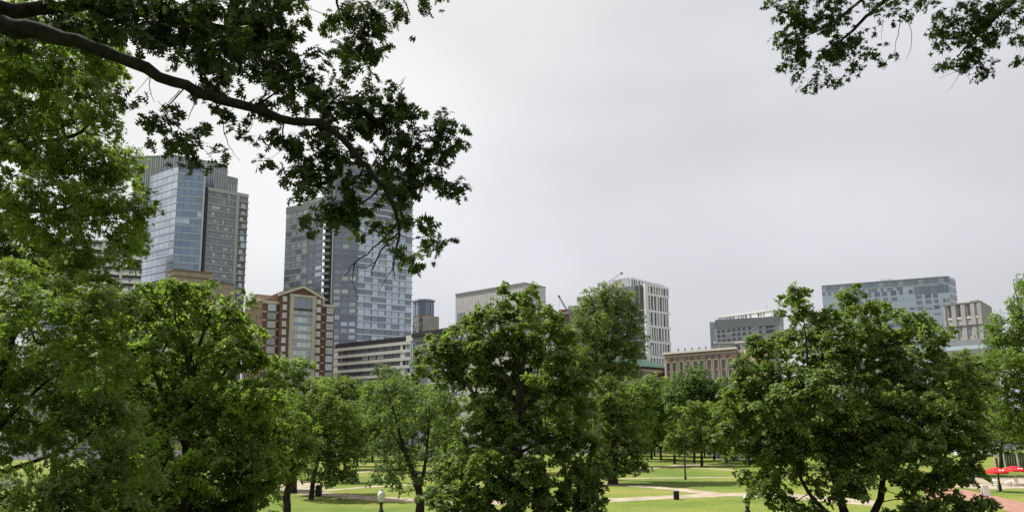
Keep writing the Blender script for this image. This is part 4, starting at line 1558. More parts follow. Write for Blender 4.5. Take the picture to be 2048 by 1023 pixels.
parasol(1992, 933, 97, 'red parasol cut by the dark lamp post at the right', 1.35)
parasol(2029, 930, 106, 'red parasol at the right edge, behind its neighbour', 1.45)


def cafe_chair(px, py, rz, label):
    p = ground_px(px, py)
    r = root_at('cafe_chair', p, label, 'chair', 'white cafe chairs under the parasols')
    r.rotation_euler = (0, 0, rz)
    m = MB(); m.box((0, 0, 0.45), (0.45, 0.45, 0.04)); m.build('seat', MT['white_paint'], r)
    m = MB(); m.box((0, 0.22, 0.72), (0.45, 0.03, 0.42)); m.build('backrest', MT['white_paint'], r)
    for sx in (-1, 1):
        for sy in (-1, 1):
            m = MB(); m.tube([(sx * .21, sy * .21, 0), (sx * .2, sy * .2, 0.43)], [0.018, 0.018], 5); m.build('leg', MT['white_paint'], r)


for i, (px, py, rz, lb) in enumerate(((1994, 974, 0.5, 'white cafe chair just left of the dark lamp post'), (2014, 970, -0.4, 'white cafe chair between the lamp post and the round table'),
                                      (2034, 969, 2.2, 'white cafe chair right of the round table under the right parasol'))):
    cafe_chair(px, py, rz, lb)


def cafe_table(px, py, label):
    p = ground_px(px, py)
    r = root_at('cafe_table', p, label, 'table', 'round cafe tables under the parasols')
    m = MB(); m.lathe([(0.45, 0.72), (0.45, 0.75), (0.02, 0.752)], sides=18); m.build('table_top', MT['white_paint'], r)
    m = MB(); m.lathe([(0.26, 0), (0.26, 0.03), (0.04, 0.05), (0.035, 0.715)], sides=12); m.build('pedestal', MT['iron'], r)


cafe_table(2023, 971, 'round white table under the right red parasol')
cafe_table(1986, 970, 'round white table under the left red parasol')

p = ground_px(1972, 990)
r = root_at('sandwich_board', p, 'white folding board standing on the reddish brick path', 'sign')
for s in (-1, 1):
    m = MB()
    m.poly([(-0.42, s * 0.36, 0.02), (0.42, s * 0.36, 0.02), (0.36, s * 0.04, 1.25), (-0.36, s * 0.04, 1.25),
            (-0.42, s * 0.32, 0.02), (0.42, s * 0.32, 0.02), (0.36, s * 0.0, 1.25), (-0.36, s * 0.0, 1.25)],
           [(0, 1, 2, 3), (7, 6, 5, 4), (0, 4, 5, 1), (1, 5, 6, 2), (2, 6, 7, 3), (3, 7, 4, 0)])
    m.build('panel', MT['white_paint'], r)


def road_lamp(px, py0, py1, lean, label, arm=True):
    p = ground_px(px, py1)
    H = at(px, py0, p[1])[2]
    r = root_at('road_lamp', p, label, 'lamp post', 'tall grey lamp poles behind the parasols')
    m = MB(); m.tube([(0, 0, 0), (lean * 0.4, 0, H * 0.5), (lean, 0, H)], [0.17, 0.13, 0.09], 8); m.build('pole', MT['pole_grey'], r)
    m = MB()
    s = -1
    m.tube([(lean, 0, H), (lean + s * 0.5, 0, H + 0.5), (lean + s * 1.3, 0, H + 0.6), (lean + s * 1.7, 0, H + 0.5)], [0.07, 0.06, 0.06, 0.05], 6)
    m.build('arm', MT['pole_grey'], r)
    m = MB(); m.tube([(lean + s * 1.6, 0, H + 0.5), (lean + s * 2.0, 0, H + 0.42), (lean + s * 2.35, 0, H + 0.25)], [0.1, 0.17, 0.08], 8); m.build('lamp_head', MT['pole_grey'], r)


road_lamp(1993, 856, 938, -0.6, 'grey road lamp rising just left of the dark lamp post')
road_lamp(2012, 872, 937, -0.5, 'shorter grey road lamp between the two red parasols')
road_lamp(2039, 850, 936, -1.0, 'leaning grey road lamp above the right parasol')

# dark board fence behind the parasols
f0, f1 = ground_px(2000, 934), ground_px(2140, 938)
r = root_at('board_fence', f0, 'dark board fence in the shade behind the red parasols', 'fence')
d = np.array(f1[:2]) - np.array(f0[:2]); Ln = np.linalg.norm(d); u = d / Ln; ang = math.atan2(u[1], u[0])
bd = MB(); bd.box((0, 0, 1.45), (0.36, 0.05, 2.9)); bme = bd.mesh('board'); bme.materials.append(MT['fence'])
for i in range(int(Ln / 0.4)):
    o = bpy.data.objects.new('board', bme); COL.objects.link(o); o.parent = r
    o.location = (u[0] * (i + 0.5) * 0.4, u[1] * (i + 0.5) * 0.4, random.uniform(0, 0.04)); o.rotation_euler = (0, 0, ang)
for z in (0.6, 2.3):
    b = MB(); b.box((u[0] * Ln / 2, u[1] * Ln / 2, z), (Ln, 0.06, 0.12), ang); o = b.build('rail', MT['fence'], r); o.location = (-u[1] * 0.06, u[0] * 0.06, 0)

# white coach half seen through the leaves
p = ground_px(1952, 912)
r = root_at('parked_coach', p, 'white coach parked beyond the big right maple, glimpsed through its leaves', 'coach')
m = MB()
prof = [(-5.2, 0.45), (5.0, 0.45), (5.3, 0.8), (5.2, 2.0), (4.9, 3.1), (4.6, 3.3), (-5.0, 3.3), (-5.25, 3.0)]
m.poly([(x, -1.25, z) for x, z in prof] + [(x, 1.25, z) for x, z in prof],
       [tuple(range(8)), tuple(reversed(range(8, 16)))] + [(i, 8 + i, 8 + (i + 1) % 8, (i + 1) % 8) for i in range(8)])
m.build('body', MT['bus'], r)
for i in range(6):
    m = MB(); m.box((-4.2 + i * 1.55, -1.255, 2.25), (1.4, 0.05, 0.95)); m.build('window', MT['glass_dark'], r)
m = MB(); m.box((5.18, 0, 2.2), (0.16, 2.1, 1.2)); m.build('windscreen', MT['glass_dark'], r)
for sx in (-3.4, 3.6):
    for sy in (-1.15, 1.15):
        m = MB()
        m.tube([(sx, sy - 0.14, 0.5), (sx, sy + 0.14, 0.5)], [0.5, 0.5], 14); m.build('wheel', MT['tyre'], r)


# ------------------------------------------------------------------ trees
# Leaf outlines: x across, y along the leaf, z its fold. Each leaf is a few triangles of real mesh.
LEAF_PLAIN = (np.array([(0, 0, 0), (-.3, .46, .10), (0, 1, 0), (.3, .46, .10)]), [(0, 2, 1), (0, 3, 2)])
LEAF_BROAD = (np.array([(0, 0, 0), (-.5, .28, .06), (-.34, .72, .10), (0, 1, -.02), (.34, .72, .10), (.5, .28, .06), (0, .45, 0)]),
              [(6, 1, 0), (6, 2, 1), (6, 3, 2), (6, 4, 3), (6, 5, 4), (6, 0, 5)])
LEAF_LOBED = (np.array([(0, 0, 0), (-.14, .34, .02), (.14, .34, .02), (0, 1, -.03), (-.46, .66, .07), (.46, .66, .07), (-.05, .55, .03), (.05, .55, .03)]),
              [(0, 2, 1), (1, 2, 3), (1, 6, 4), (2, 5, 7)])
# deeply lobed oak leaf: a slim middle with five pointed lobes
_oak_v = [(0, 0, 0), (-.05, .2, 0), (.05, .2, 0), (-.06, .48, 0), (.06, .48, 0), (-.05, .72, 0), (.05, .72, 0), (0, 1.0, -.03),
          (-.40, .30, .05), (.40, .30, .05), (-.50, .66, .06), (.50, .66, .06), (-.26, .92, .03), (.26, .92, .03)]
LEAF_OAK = (np.array(_oak_v), [(0, 2, 1), (1, 2, 4), (1, 4, 3), (3, 4, 6), (3, 6, 5), (5, 6, 7), (1, 3, 8), (2, 9, 4), (3, 5, 10), (4, 11, 6), (5, 7, 12), (6, 13, 7)])
LEAF_COUNT = [0]
MORE_SPRAYS, MORE_LEAVES = 1.7, 2.6


def unit(a):
    return a / (np.linalg.norm(a, axis=-1, keepdims=True) + 1e-9)


def leaf_mesh(name, leaf, pos, nrm, size, material, droop=0.5):
    tv, tf = leaf
    n = len(pos)
    LEAF_COUNT[0] += n * len(tf)
    nrm = unit(nrm)
    t = RNG.normal(size=(n, 3)) + np.array([0, 0, -droop])
    t = unit(t - nrm * np.sum(t * nrm, 1, keepdims=True))
    b = np.cross(nrm, t)
    tvc = tv - np.array([0, 0.4, 0])
    v = pos[:, None, :] + size[:, None, None] * (tvc[None, :, 0:1] * b[:, None, :] + tvc[None, :, 1:2] * t[:, None, :] + tvc[None, :, 2:3] * nrm[:, None, :])
    k = len(tv)
    f = (np.array(tf)[None] + (np.arange(n) * k)[:, None, None]).reshape(-1, 3)
    me = bpy.data.meshes.new(name)
    me.vertices.add(n * k)
    me.vertices.foreach_set('co', v.reshape(-1).astype(np.float32))
    me.loops.add(f.size)
    me.loops.foreach_set('vertex_index', f.reshape(-1).astype(np.int32))
    me.polygons.add(len(f))
    me.polygons.foreach_set('loop_start', np.arange(0, f.size, 3, dtype=np.int32))
    me.polygons.foreach_set('loop_total', np.full(len(f), 3, dtype=np.int32))
    me.materials.append(MT[material])
    me.update(calc_edges=True)
    return me


def smooth_path(p, r, sub=3, wob=0.0):
    """Catmull-Rom through points p, with a little wander."""
    p = np.asarray(p, float); r = np.asarray(r, float)
    if len(p) < 2: return p, r
    q = np.vstack([2 * p[0] - p[1], p, 2 * p[-1] - p[-2]])
    out, rr = [], []
    for i in range(1, len(q) - 2):
        for s in range(sub):
            t = s / sub
            a, b, c, d = q[i - 1], q[i], q[i + 1], q[i + 2]
            out.append(0.5 * (2 * b + (c - a) * t + (2 * a - 5 * b + 4 * c - d) * t * t + (3 * b - a - 3 * c + d) * t ** 3))
            rr.append(r[i - 1] * (1 - t) + r[i] * t)
    out.append(p[-1]); rr.append(r[-1])
    out = np.array(out)
    if wob:
        L = np.linalg.norm(p[-1] - p[0])
        out[1:-1] += RNG.normal(0, wob * L, (len(out) - 2, 3))
    return out, np.array(rr)


def skeleton(stems, targets, tip_r, max_r=None, gain=2.4, fork=0.35, sag=0.06):
    """Limbs that carry every spray back to the nearest sensible point of a stem. Returns list of (points, radii)."""
    nodes, par, plen, owner = [], [], [], []
    for pts, rad in stems:
        pts, rad = smooth_path(pts, rad, 4)
        for i in range(len(pts)):
            nodes.append(pts[i]); par.append(-1); plen.append(0.0); owner.append(rad[i])
    n_stem = len(nodes)
    nodes = [np.array(x) for x in nodes]
    N = np.zeros((n_stem + len(targets) * 4 + 8, 3)); N[:n_stem] = nodes
    PL = np.zeros(len(N)); cnt = n_stem
    cap = np.full(len(N), 1e9); cap[:n_stem] = owner
    PAR = [-1] * n_stem
    d0 = np.array([np.min(np.linalg.norm(N[:n_stem] - t, axis=1)) for t in targets])
    for ti in np.argsort(d0):
        t = targets[ti]
        v = t - N[:cnt]
        d = np.linalg.norm(v, axis=1)
        cost = d * (1 + fork * np.clip(-v[:, 2] / (d + 1e-6), 0, 1)) + 0.22 * PL[:cnt]
        cost[:n_stem] += 0.0
        j = int(np.argmin(cost))
        a = N[j]; L = d[j]
        k = 1 if L < 0.5 else (2 if L < 2 else 3)
        prev = j
        for s in range(1, k + 1):
            f = s / k
            p = a + (t - a) * f
            if s < k:
                p = p + RNG.normal(0, 0.07 * L, 3)
                p[2] += sag * L * (1 - f) * 2
            N[cnt] = p; PL[cnt] = PL[prev] + L / k; PAR.append(prev)
            prev = cnt; cnt += 1
    R = np.zeros(cnt)
    kids = [[] for _ in range(cnt)]
    for i in range(n_stem, cnt): kids[PAR[i]].append(i)
    acc = np.zeros(cnt)
    for i in range(cnt - 1, n_stem - 1, -1):
        if not kids[i]: acc[i] = tip_r ** gain
        acc[PAR[i]] += acc[i]
    R = acc ** (1 / gain)
    out = []
    started = set()
    for i in range(n_stem, cnt):
        if i in started: continue
        p = PAR[i]
        # only start chains at nodes that are not the heaviest child of a limb node
        if p >= n_stem and max(kids[p], key=lambda c: acc[c]) == i:
            continue
        chain, rad = [N[p]], [min(R[i] * 1.15, cap[p] * 0.85 if p < n_stem else R[p])]
        c = i
        while True:
            chain.append(N[c]); rad.append(min(R[c], rad[0])); started.add(c)
            if not kids[c]: break
            c = max(kids[c], key=lambda x: acc[x])
        rad[-1] = tip_r * 0.6
        out.append((np.array(chain), np.array(rad)))
    return out


def tree(name, label, base, blobs, stems, leaf, lmat, bark, rc, per, lsize, dens=1.0, group=None, cat='tree',
         tip=0.012, gain=2.35, flat=0.6, shell=2.6, up=0.75, sides=6, droop=0.5, twigs=(), depth=1.0, loose=0.0, sag=0.06):
    """base: foot of the trunk; blobs: (px, py, rx, ry, Y) lobes of the crown as they are seen, rebuilt at their true distance and depth;
    stems: trunk and main limbs [(points, radii)]; rc: radius of one spray of leaves, per: leaves in it."""
    root = root_at(name, base, label, cat, group)
    B = np.array(base, float)
    cl, cr = [], []
    for bl in blobs:
        px, py, rx, ry, Y = bl[:5]
        k = bl[5] if len(bl) > 5 else 1.0
        c = at(px, py, Y)
        s = Y / F_PX
        a, b = rx * s, ry * s
        e_ = (a + b) / 2 * depth
        e_ = min(e_, 1.3 * max(a, b))
        n = max(1, int(round(dens * MORE_SPRAYS * k * 1.25 * (a * b * e_) ** (2 / 3) / rc ** 2)))
        q = unit(RNG.normal(size=(n, 3))) * (RNG.random((n, 1)) ** (1 / shell))
        cl.append(c + q * np.array([a, e_, b]))
        cr.append(np.full(n, rc) * RNG.uniform(0.65, 1.25, n))
    cl = np.vstack(cl); cr = np.concatenate(cr)
    limbs = skeleton(stems, cl, tip, gain=gain, sag=sag)
    m = MB()
    for pts, rad in stems:
        p, r = smooth_path(pts, rad, 5, 0.0016)
        m.tube(p - B, r * (1 + RNG.normal(0, 0.045, len(r))), max(sides + 3, 8))
    for pts, rad in limbs:
        p, r = smooth_path(pts, rad, 3)
        m.tube(p - B, r, 5 if rad[0] > tip * 3 else 4, cap=False)
    for pts, rad in twigs:
        p, r = smooth_path(pts, rad, 3, 0.012)
        m.tube(p - B, r, 4, cap=False)
    m.build('trunk', MT[bark], root, smooth=True)
    # leaves
    n = len(cl)
    cnt = np.maximum(1, (per * MORE_LEAVES * (cr / rc) ** 2).astype(int))
    idx = np.repeat(np.arange(n), cnt)
    N_ = len(idx)
    # every spray splits into a few twigs' worth of leaves
    sub = RNG.normal(size=(n, 6, 3)) * np.array([0.5, 0.5, 0.5 * flat])
    off = sub[idx, RNG.integers(0, 6, N_)] + RNG.normal(size=(N_, 3)) * np.array([0.2, 0.2, 0.13])
    ln = np.linalg.norm(off, axis=1, keepdims=True)
    off = np.where(ln > 1.2, off / ln * 1.2, off)
    tilt = RNG.normal(0, 0.35, (n, 2))
    off[:, 2] += off[:, 0] * tilt[idx, 0] + off[:, 1] * tilt[idx, 1] - 0.28 * (off[:, 0] ** 2 + off[:, 1] ** 2)
    pos = cl[idx] + off * cr[idx][:, None]
    if loose:
        pos += RNG.normal(0, loose, pos.shape)
    nrm = np.array([0, 0, up]) + 0.65 * off + RNG.normal(0, 0.33, (n, 3))[idx] + RNG.normal(0, 0.34, (N_, 3))
    size = lsize * RNG.uniform(0.65, 1.25, N_)
    me = leaf_mesh('crown', leaf, pos - B, nrm, size, lmat, droop)
    link_mesh('crown', me, None, root)
    return root


def base_on_ground(px, py):
    return at_z(px, py, 0.0)


def stem_px(pts, base=None):
    """Limb given by (px, py, Y, radius)."""
    P = [at(x, y, Y) for x, y, Y, r in pts]
    R = [r for *_, r in pts]
    return P, R


def trunk_to(base, pts, r0, flare=1.5):
    """A trunk from its foot through print points (px, py, Y, r)."""
    P, R = stem_px(pts)
    b = np.array(base, float)
    first = np.array(P[0])
    mid = b + (first - b) * 0.12
    return [b - np.array([0, 0, 0.15]), mid] + P, [r0 * flare, r0 * 1.08] + R


# ---- the oak whose limbs cross the top of the view (trunk stands just left of the frame)
by = 8.2
bx = -8.6
base = (bx, by, hill(bx, by))
main = stem_px([(-180, 10, 8.3, 0.173), (0, 50, 8.2, 0.115), (100, 66, 8.2, 0.097), (240, 115, 8.3, 0.076), (370, 175, 8.5, 0.065), (500, 216, 8.6, 0.056), (588, 242, 8.6, 0.050), (645, 247, 8.6, 0.045),
                (690, 288, 8.6, 0.039), (740, 342, 8.65, 0.033), (780, 398, 8.7, 0.027), (797, 440, 8.8, 0.022), (800, 470, 8.9, 0.014)])
upper = stem_px([(-160, -20, 8.4, 0.160), (0, 18, 8.7, 0.100), (120, 14, 9.0, 0.080), (240, 0, 9.4, 0.064), (380, -40, 9.8, 0.048), (560, -90, 10.2, 0.036), (660, -40, 10.3, 0.024), (676, 20, 10.3, 0.016), (700, 62, 10.3, 0.010)])
upb = stem_px([(240, 0, 9.4, 0.06), (380, 40, 9.3, 0.04), (500, 70, 9.2, 0.028), (600, 120, 9.2, 0.016)])
tr_top = np.array(main[0][0])
trunk = ([np.array(base) - np.array([0, 0, .2]), np.array([bx, by, base[2] + 0.5]), np.array([bx + 0.2, by, base[2] + 3.0]), tr_top, tr_top + np.array([-0.5, 0.6, 3.0]), tr_top + np.array([-0.3, 1.0, 6.0])], [0.62, 0.45, 0.4, 0.3, 0.24, 0.12])
O = 8.9
oak_blobs = [
    (50, 88, 60, 26, 9.0, .9), (120, 60, 60, 30, 9.2, 1.0), (20, 30, 50, 30, 9.2), (200, 70, 50, 30, 9.1, .8), (230, 40, 60, 40, 9.3), (360, 60, 90, 50, 9.4), (480, 90, 80, 50, 9.3),
    (150, 14, 120, 34, 9.0), (300, 34, 95, 48, 9.2), (410, 40, 100, 52, 9.3), (520, 52, 90, 58, 9.3, 1.2), (560, 130, 70, 46, 9.1, 1.3), (470, 128, 60, 42, 9.0), (610, 165, 50, 40, 9.1, 1.3), (640, 195, 26, 28, 9.1, 1.6),
    (390, 100, 60, 40, 9.0), (440, 175, 55, 22, 8.8), (560, 190, 60, 28, 8.9), (310, 80, 60, 26, 8.9, .7), (330, -40, 260, 50, 9.6, .6), (560, -30, 120, 40, 9.6, .7),
    (690, 30, 45, 34, 10.2, .8), (735, 30, 60, 26, 10.2, .8), (702, 90, 38, 34, 10.2, .9), (738, 100, 34, 34, 10.2, 1.2), (755, 62, 26, 26, 10.2, .6), (790, 18, 36, 22, 10.3, .8), (800, 42, 20, 16, 10.3, .8), (700, 140, 34, 26, 10.0, .8), (660, 95, 26, 24, 10.0, .5), (735, 148, 12, 18, 10.0, .6), (880, 0, 36, 7, 10.3, .7), (840, -4, 40, 10, 10.3, .5),
    (690, 195, 44, 30, 9.2), (745, 205, 55, 30, 9.2), (800, 192, 24, 26, 9.2), (785, 232, 48, 30, 9.2, 1.2), (740, 262, 50, 34, 9.2), (700, 235, 40, 26, 9.1), (840, 262, 46, 30, 9.3), (870, 225, 30, 24, 9.3, .8), (905, 250, 18, 22, 9.3, .8), (830, 300, 50, 34, 9.3), (892, 292, 32, 26, 9.3, .8), (915, 300, 12, 14, 9.3, .7),
    (850, 340, 40, 30, 9.4), (888, 368, 34, 24, 9.4, .9), (906, 384, 18, 12, 9.4, .8), (810, 352, 40, 34, 9.3), (800, 400, 34, 30, 9.3, .8), (760, 330, 36, 34, 9.2, .9),
    (555, 272, 38, 34, 8.9, .9), (610, 285, 46, 34, 8.9), (545, 322, 22, 14, 8.8, .7), (585, 345, 42, 28, 8.9, .9), (640, 330, 46, 40, 9.0), (655, 290, 40, 30, 9.0), (605, 375, 24, 12, 8.9, .7), (640, 375, 30, 26, 9.0), (690, 360, 40, 34, 9.1), (660, 415, 46, 26, 9.1), (720, 410, 46, 36, 9.2), (690, 445, 36, 26, 9.2, .7), (740, 455, 38, 26, 9.3, .8), (725, 320, 24, 26, 9.1, .7),
    (790, 440, 34, 26, 9.4, .8), (778, 500, 26, 18, 9.4, .5), (845, 440, 18, 10, 9.4, .5), (860, 474, 34, 18, 9.5, .9), (840, 510, 22, 14, 9.5, .8), (815, 525, 18, 10, 9.5, .6), (882, 492, 16, 12, 9.5, .7),
    (292, 236, 26, 22, 8.6, .8), (275, 190, 14, 14, 8.6, .3), (330, 236, 34, 26, 8.6, .9), (365, 272, 34, 28, 8.6), (395, 300, 32, 24, 8.6), (410, 322, 26, 12, 8.6, .8), (378, 325, 14, 12, 8.6, .6), (340, 290, 22, 16, 8.6, .5), (455, 245, 28, 22, 8.7, .7), (485, 262, 16, 14, 8.7, .5), (425, 215, 34, 16, 8.7, .6), (500, 250, 30, 20, 8.8, .6),
]
tw = [stem_px(q) for q in (
    [(797, 440, 9.4, .02), (780, 462, 9.4, .014), (745, 498, 9.4, .011), (710, 525, 9.4, .009), (688, 552, 9.4, .005)],
    [(797, 465, 9.4, .017), (770, 490, 9.4, .013), (752, 522, 9.4, .01), (742, 552, 9.4, .005)],
    [(799, 468, 9.4, .017), (792, 505, 9.4, .012), (786, 535, 9.4, .009), (790, 560, 9.4, .004)],
    [(710, 525, 9.4, .008), (706, 560, 9.4, .005), (716, 600, 9.4, .003)],
    [(752, 522, 9.4, .008), (728, 536, 9.4, .006), (700, 528, 9.4, .003)],
    [(786, 535, 9.4, .006), (770, 560, 9.4, .004), (758, 582, 9.4, .003)],
    [(760, 372, 9.3, .02), (742, 392, 9.3, .013), (715, 408, 9.3, .009), (690, 402, 9.3, .005)],
    [(745, 345, 9.2, .018), (708, 352, 9.2, .011), (680, 345, 9.2, .006)],
    [(500, 216, 8.7, .018), (545, 190, 8.8, .014), (572, 172, 8.8, .012), (560, 160, 8.8, .007)],
    [(430, 200, 8.6, .006), (450, 265, 8.6, .005), (462, 300, 8.6, .003), (480, 322, 8.6, .002)],
    [(300, 150, 8.4, .006), (300, 180, 8.4, .004), (310, 205, 8.4, .002)],
    [(360, 180, 8.5, .006), (335, 208, 8.5, .004), (330, 230, 8.5, .003)],
    [(400, 190, 8.5, .007), (385, 215, 8.5, .005), (376, 240, 8.5, .003)])]
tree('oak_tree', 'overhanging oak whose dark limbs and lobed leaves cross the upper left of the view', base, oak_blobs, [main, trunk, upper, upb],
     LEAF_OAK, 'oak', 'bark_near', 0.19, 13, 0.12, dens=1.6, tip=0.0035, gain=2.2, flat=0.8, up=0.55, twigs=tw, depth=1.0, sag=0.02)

# ---- overhanging tree at the upper right (trunk outside the frame)
bx, by = 13.2, 12.5
base = (bx, by, hill(bx, by))
t0 = np.array([bx, by, base[2] + 7.0])
R = 12.6
limb_a = stem_px([(2100, -250, 12.6, .13), (1960, -140, 12.6, .1), (1840, -70, 12.6, .07), (1765, 5, 12.6, .04), (1715, 52, 12.6, .028), (1668, 92, 12.6, .018), (1630, 128, 12.6, .009)])
limb_b = stem_px([(2120, -150, 12.6, .1), (2050, -30, 12.8, .06), (1985, 40, 12.8, .04), (1940, 85, 12.8, .022), (1915, 115, 12.8, .01)])
limb_c = stem_px([(1840, -70, 12.6, .05), (1760, -30, 12.4, .035), (1700, 20, 12.4, .022), (1650, 55, 12.4, .014), (1600, 78, 12.4, .007)])
trunk = ([np.array(base) - np.array([0, 0, .2]), np.array([bx, by, base[2] + .4]), np.array([bx, by, base[2] + 4]), t0, np.array(limb_a[0][0])], [.55, .4, .34, .26, .14])
limb_a = (limb_a[0], limb_a[1])
link_b = ([t0, np.array(limb_b[0][0])], [.2, .1])
rb = [(1567, 12, 34, 18), (1598, 38, 36, 22), (1555, 62, 20, 8), (1612, 56, 40, 24), (1660, 38, 34, 26), (1546, 96, 14, 9), (1580, 86, 36, 16), (1612, 106, 42, 20), (1580, 138, 24, 18), (1616, 158, 20, 20), (1604, 180, 9, 8), (1650, 108, 44, 24), (1650, 154, 16, 14), (1682, 154, 13, 9), (1714, 132, 16, 16), (1702, 86, 40, 28), (1741, 62, 14, 12), (1757, 98, 28, 13), (1735, 12, 24, 18), (1792, 14, 40, 18), (1812, 38, 14, 12), (1848, 10, 28, 14),
      (1640, -10, 90, 20), (1530, 0, 10, 10), (1700, 20, 20, 20),
      (1900, 52, 40, 28), (1888, 80, 25, 20), (1928, 26, 56, 28), (1941, 92, 40, 28), (1982, 74, 34, 28), (1898, 122, 32, 9), (1932, 114, 30, 16), (1955, 136, 22, 13), (2024, 44, 24, 20), (1996, 128, 12, 13), (2030, 122, 11, 13), (2010, 14, 46, 18), (1960, 60, 40, 30), (2046, 80, 14, 20)]
rb = [(x, y, a, b, 12.5, 1.0) for x, y, a, b in rb]
tw = [stem_px(q) for q in (
    [(1800, 48, 12.5, .008), (1794, 80, 12.5, .006), (1788, 108, 12.5, .004), (1756, 132, 12.5, .002)],
    [(1816, 42, 12.5, .008), (1824, 74, 12.5, .006), (1818, 108, 12.5, .004), (1810, 122, 12.5, .002)],
    [(1766, 40, 12.5, .006), (1764, 62, 12.5, .004), (1762, 82, 12.5, .002)],
    [(1925, 134, 12.6, .006), (1918, 152, 12.6, .004), (1908, 168, 12.6, .003), (1890, 186, 12.6, .002)],
    [(1925, 134, 12.6, .005), (1905, 146, 12.6, .003), (1876, 158, 12.6, .002)],
    [(1928, 136, 12.6, .005), (1936, 154, 12.6, .003), (1946, 168, 12.6, .002)],
    [(2030, 40, 12.6, .008), (2036, 70, 12.6, .005), (2034, 104, 12.6, .002)])]
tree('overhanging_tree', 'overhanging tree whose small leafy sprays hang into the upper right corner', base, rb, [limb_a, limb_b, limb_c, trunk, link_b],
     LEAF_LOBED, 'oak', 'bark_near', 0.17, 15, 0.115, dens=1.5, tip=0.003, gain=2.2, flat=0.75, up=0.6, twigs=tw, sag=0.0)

# ---- the two leafy trees that fill the left edge
def left_tree_a():
    Y = 17
    bl = [(40, 90, 90, 60), (150, 70, 90, 50), (110, 150, 110, 60), (200, 130, 50, 50), (100, 230, 110, 60), (190, 215, 50, 60), (60, 310, 100, 70), (170, 320, 75, 60), (225, 330, 40, 40), (262, 342, 30, 28), (100, 420, 120, 70), (215, 415, 80, 45), (275, 425, 40, 28), (270, 470, 42, 20), (60, 520, 120, 70), (180, 520, 80, 45), (240, 480, 40, 20), (20, 40, 80, 40), (100, 570, 110, 50), (30, 590, 90, 60), (170, 575, 60, 40), (30, 200, 70, 60), (-60, 200, 80, 160), (-60, 450, 90, 120), (272, 312, 18, 14, Y, .6)]
    bl = [(b[0], b[1], b[2], b[3], Y + (i % 5 - 2) * .7, b[5] if len(b) > 5 else 1.0) for i, b in enumerate(bl)]
    bx, by = at(-150, 800, Y)[:2]
    base = (bx, by, hill(bx, by))
    st = trunk_to(base, [(-130, 640, Y, .26), (-90, 450, Y, .2), (-30, 250, Y, .14), (40, 90, Y, .08), (70, 20, Y, .04)], .3)
    l1 = stem_px([(-90, 470, Y, .15), (0, 400, Y - .5, .1), (50, 418, Y - .6, .07), (120, 420, Y - .6, .045), (200, 400, Y - .4, .025)])
    l2 = stem_px([(-60, 340, Y, .12), (60, 290, Y, .07), (150, 270, Y, .04), (200, 225, Y, .02)])
    tree('broadleaf_tree', 'tall broadleaf tree with fresh green leaves along the left edge, behind the oak limb', base, bl, [st, l1, l2], LEAF_LOBED, 'left_oak', 'bark', 0.36, 44, 0.15, dens=2.3, tip=0.006, flat=0.6)


def left_tree_b():
    Y = 13.5
    bl = [(40, 640, 130, 70), (170, 620, 90, 50), (230, 600, 40, 34), (60, 740, 130, 80), (180, 710, 80, 60), (230, 720, 40, 40), (60, 860, 140, 80), (190, 830, 90, 60), (60, 970, 130, 60), (190, 930, 110, 70), (250, 980, 70, 50), (-60, 800, 80, 200), (120, 1040, 200, 50), (20, 570, 100, 40), (120, 580, 90, 40)]
    bl = [(b[0], b[1], b[2], b[3], Y + (i % 4 - 1.5) * .6) for i, b in enumerate(bl)]
    bx, by = at(-60, 900, Y)[:2]
    base = (bx, by, hill(bx, by))
    st = trunk_to(base, [(-50, 980, Y, .2), (-40, 850, Y, .17), (0, 730, Y, .12), (40, 620, Y, .06)], .22)
    l1 = stem_px([(-45, 900, Y, .08), (40, 810, Y + .5, .04), (120, 740, Y + .7, .015)])
    l2 = stem_px([(-50, 960, Y, .08), (60, 925, Y + .6, .04), (150, 890, Y + .8, .015)])
    tree('broadleaf_tree', 'low dark broadleaf tree filling the lower left corner of the view', base, bl, [st, l1, l2], LEAF_LOBED, 'maple', 'bark', 0.34, 38, 0.13, dens=2.2, tip=0.006, flat=0.55)


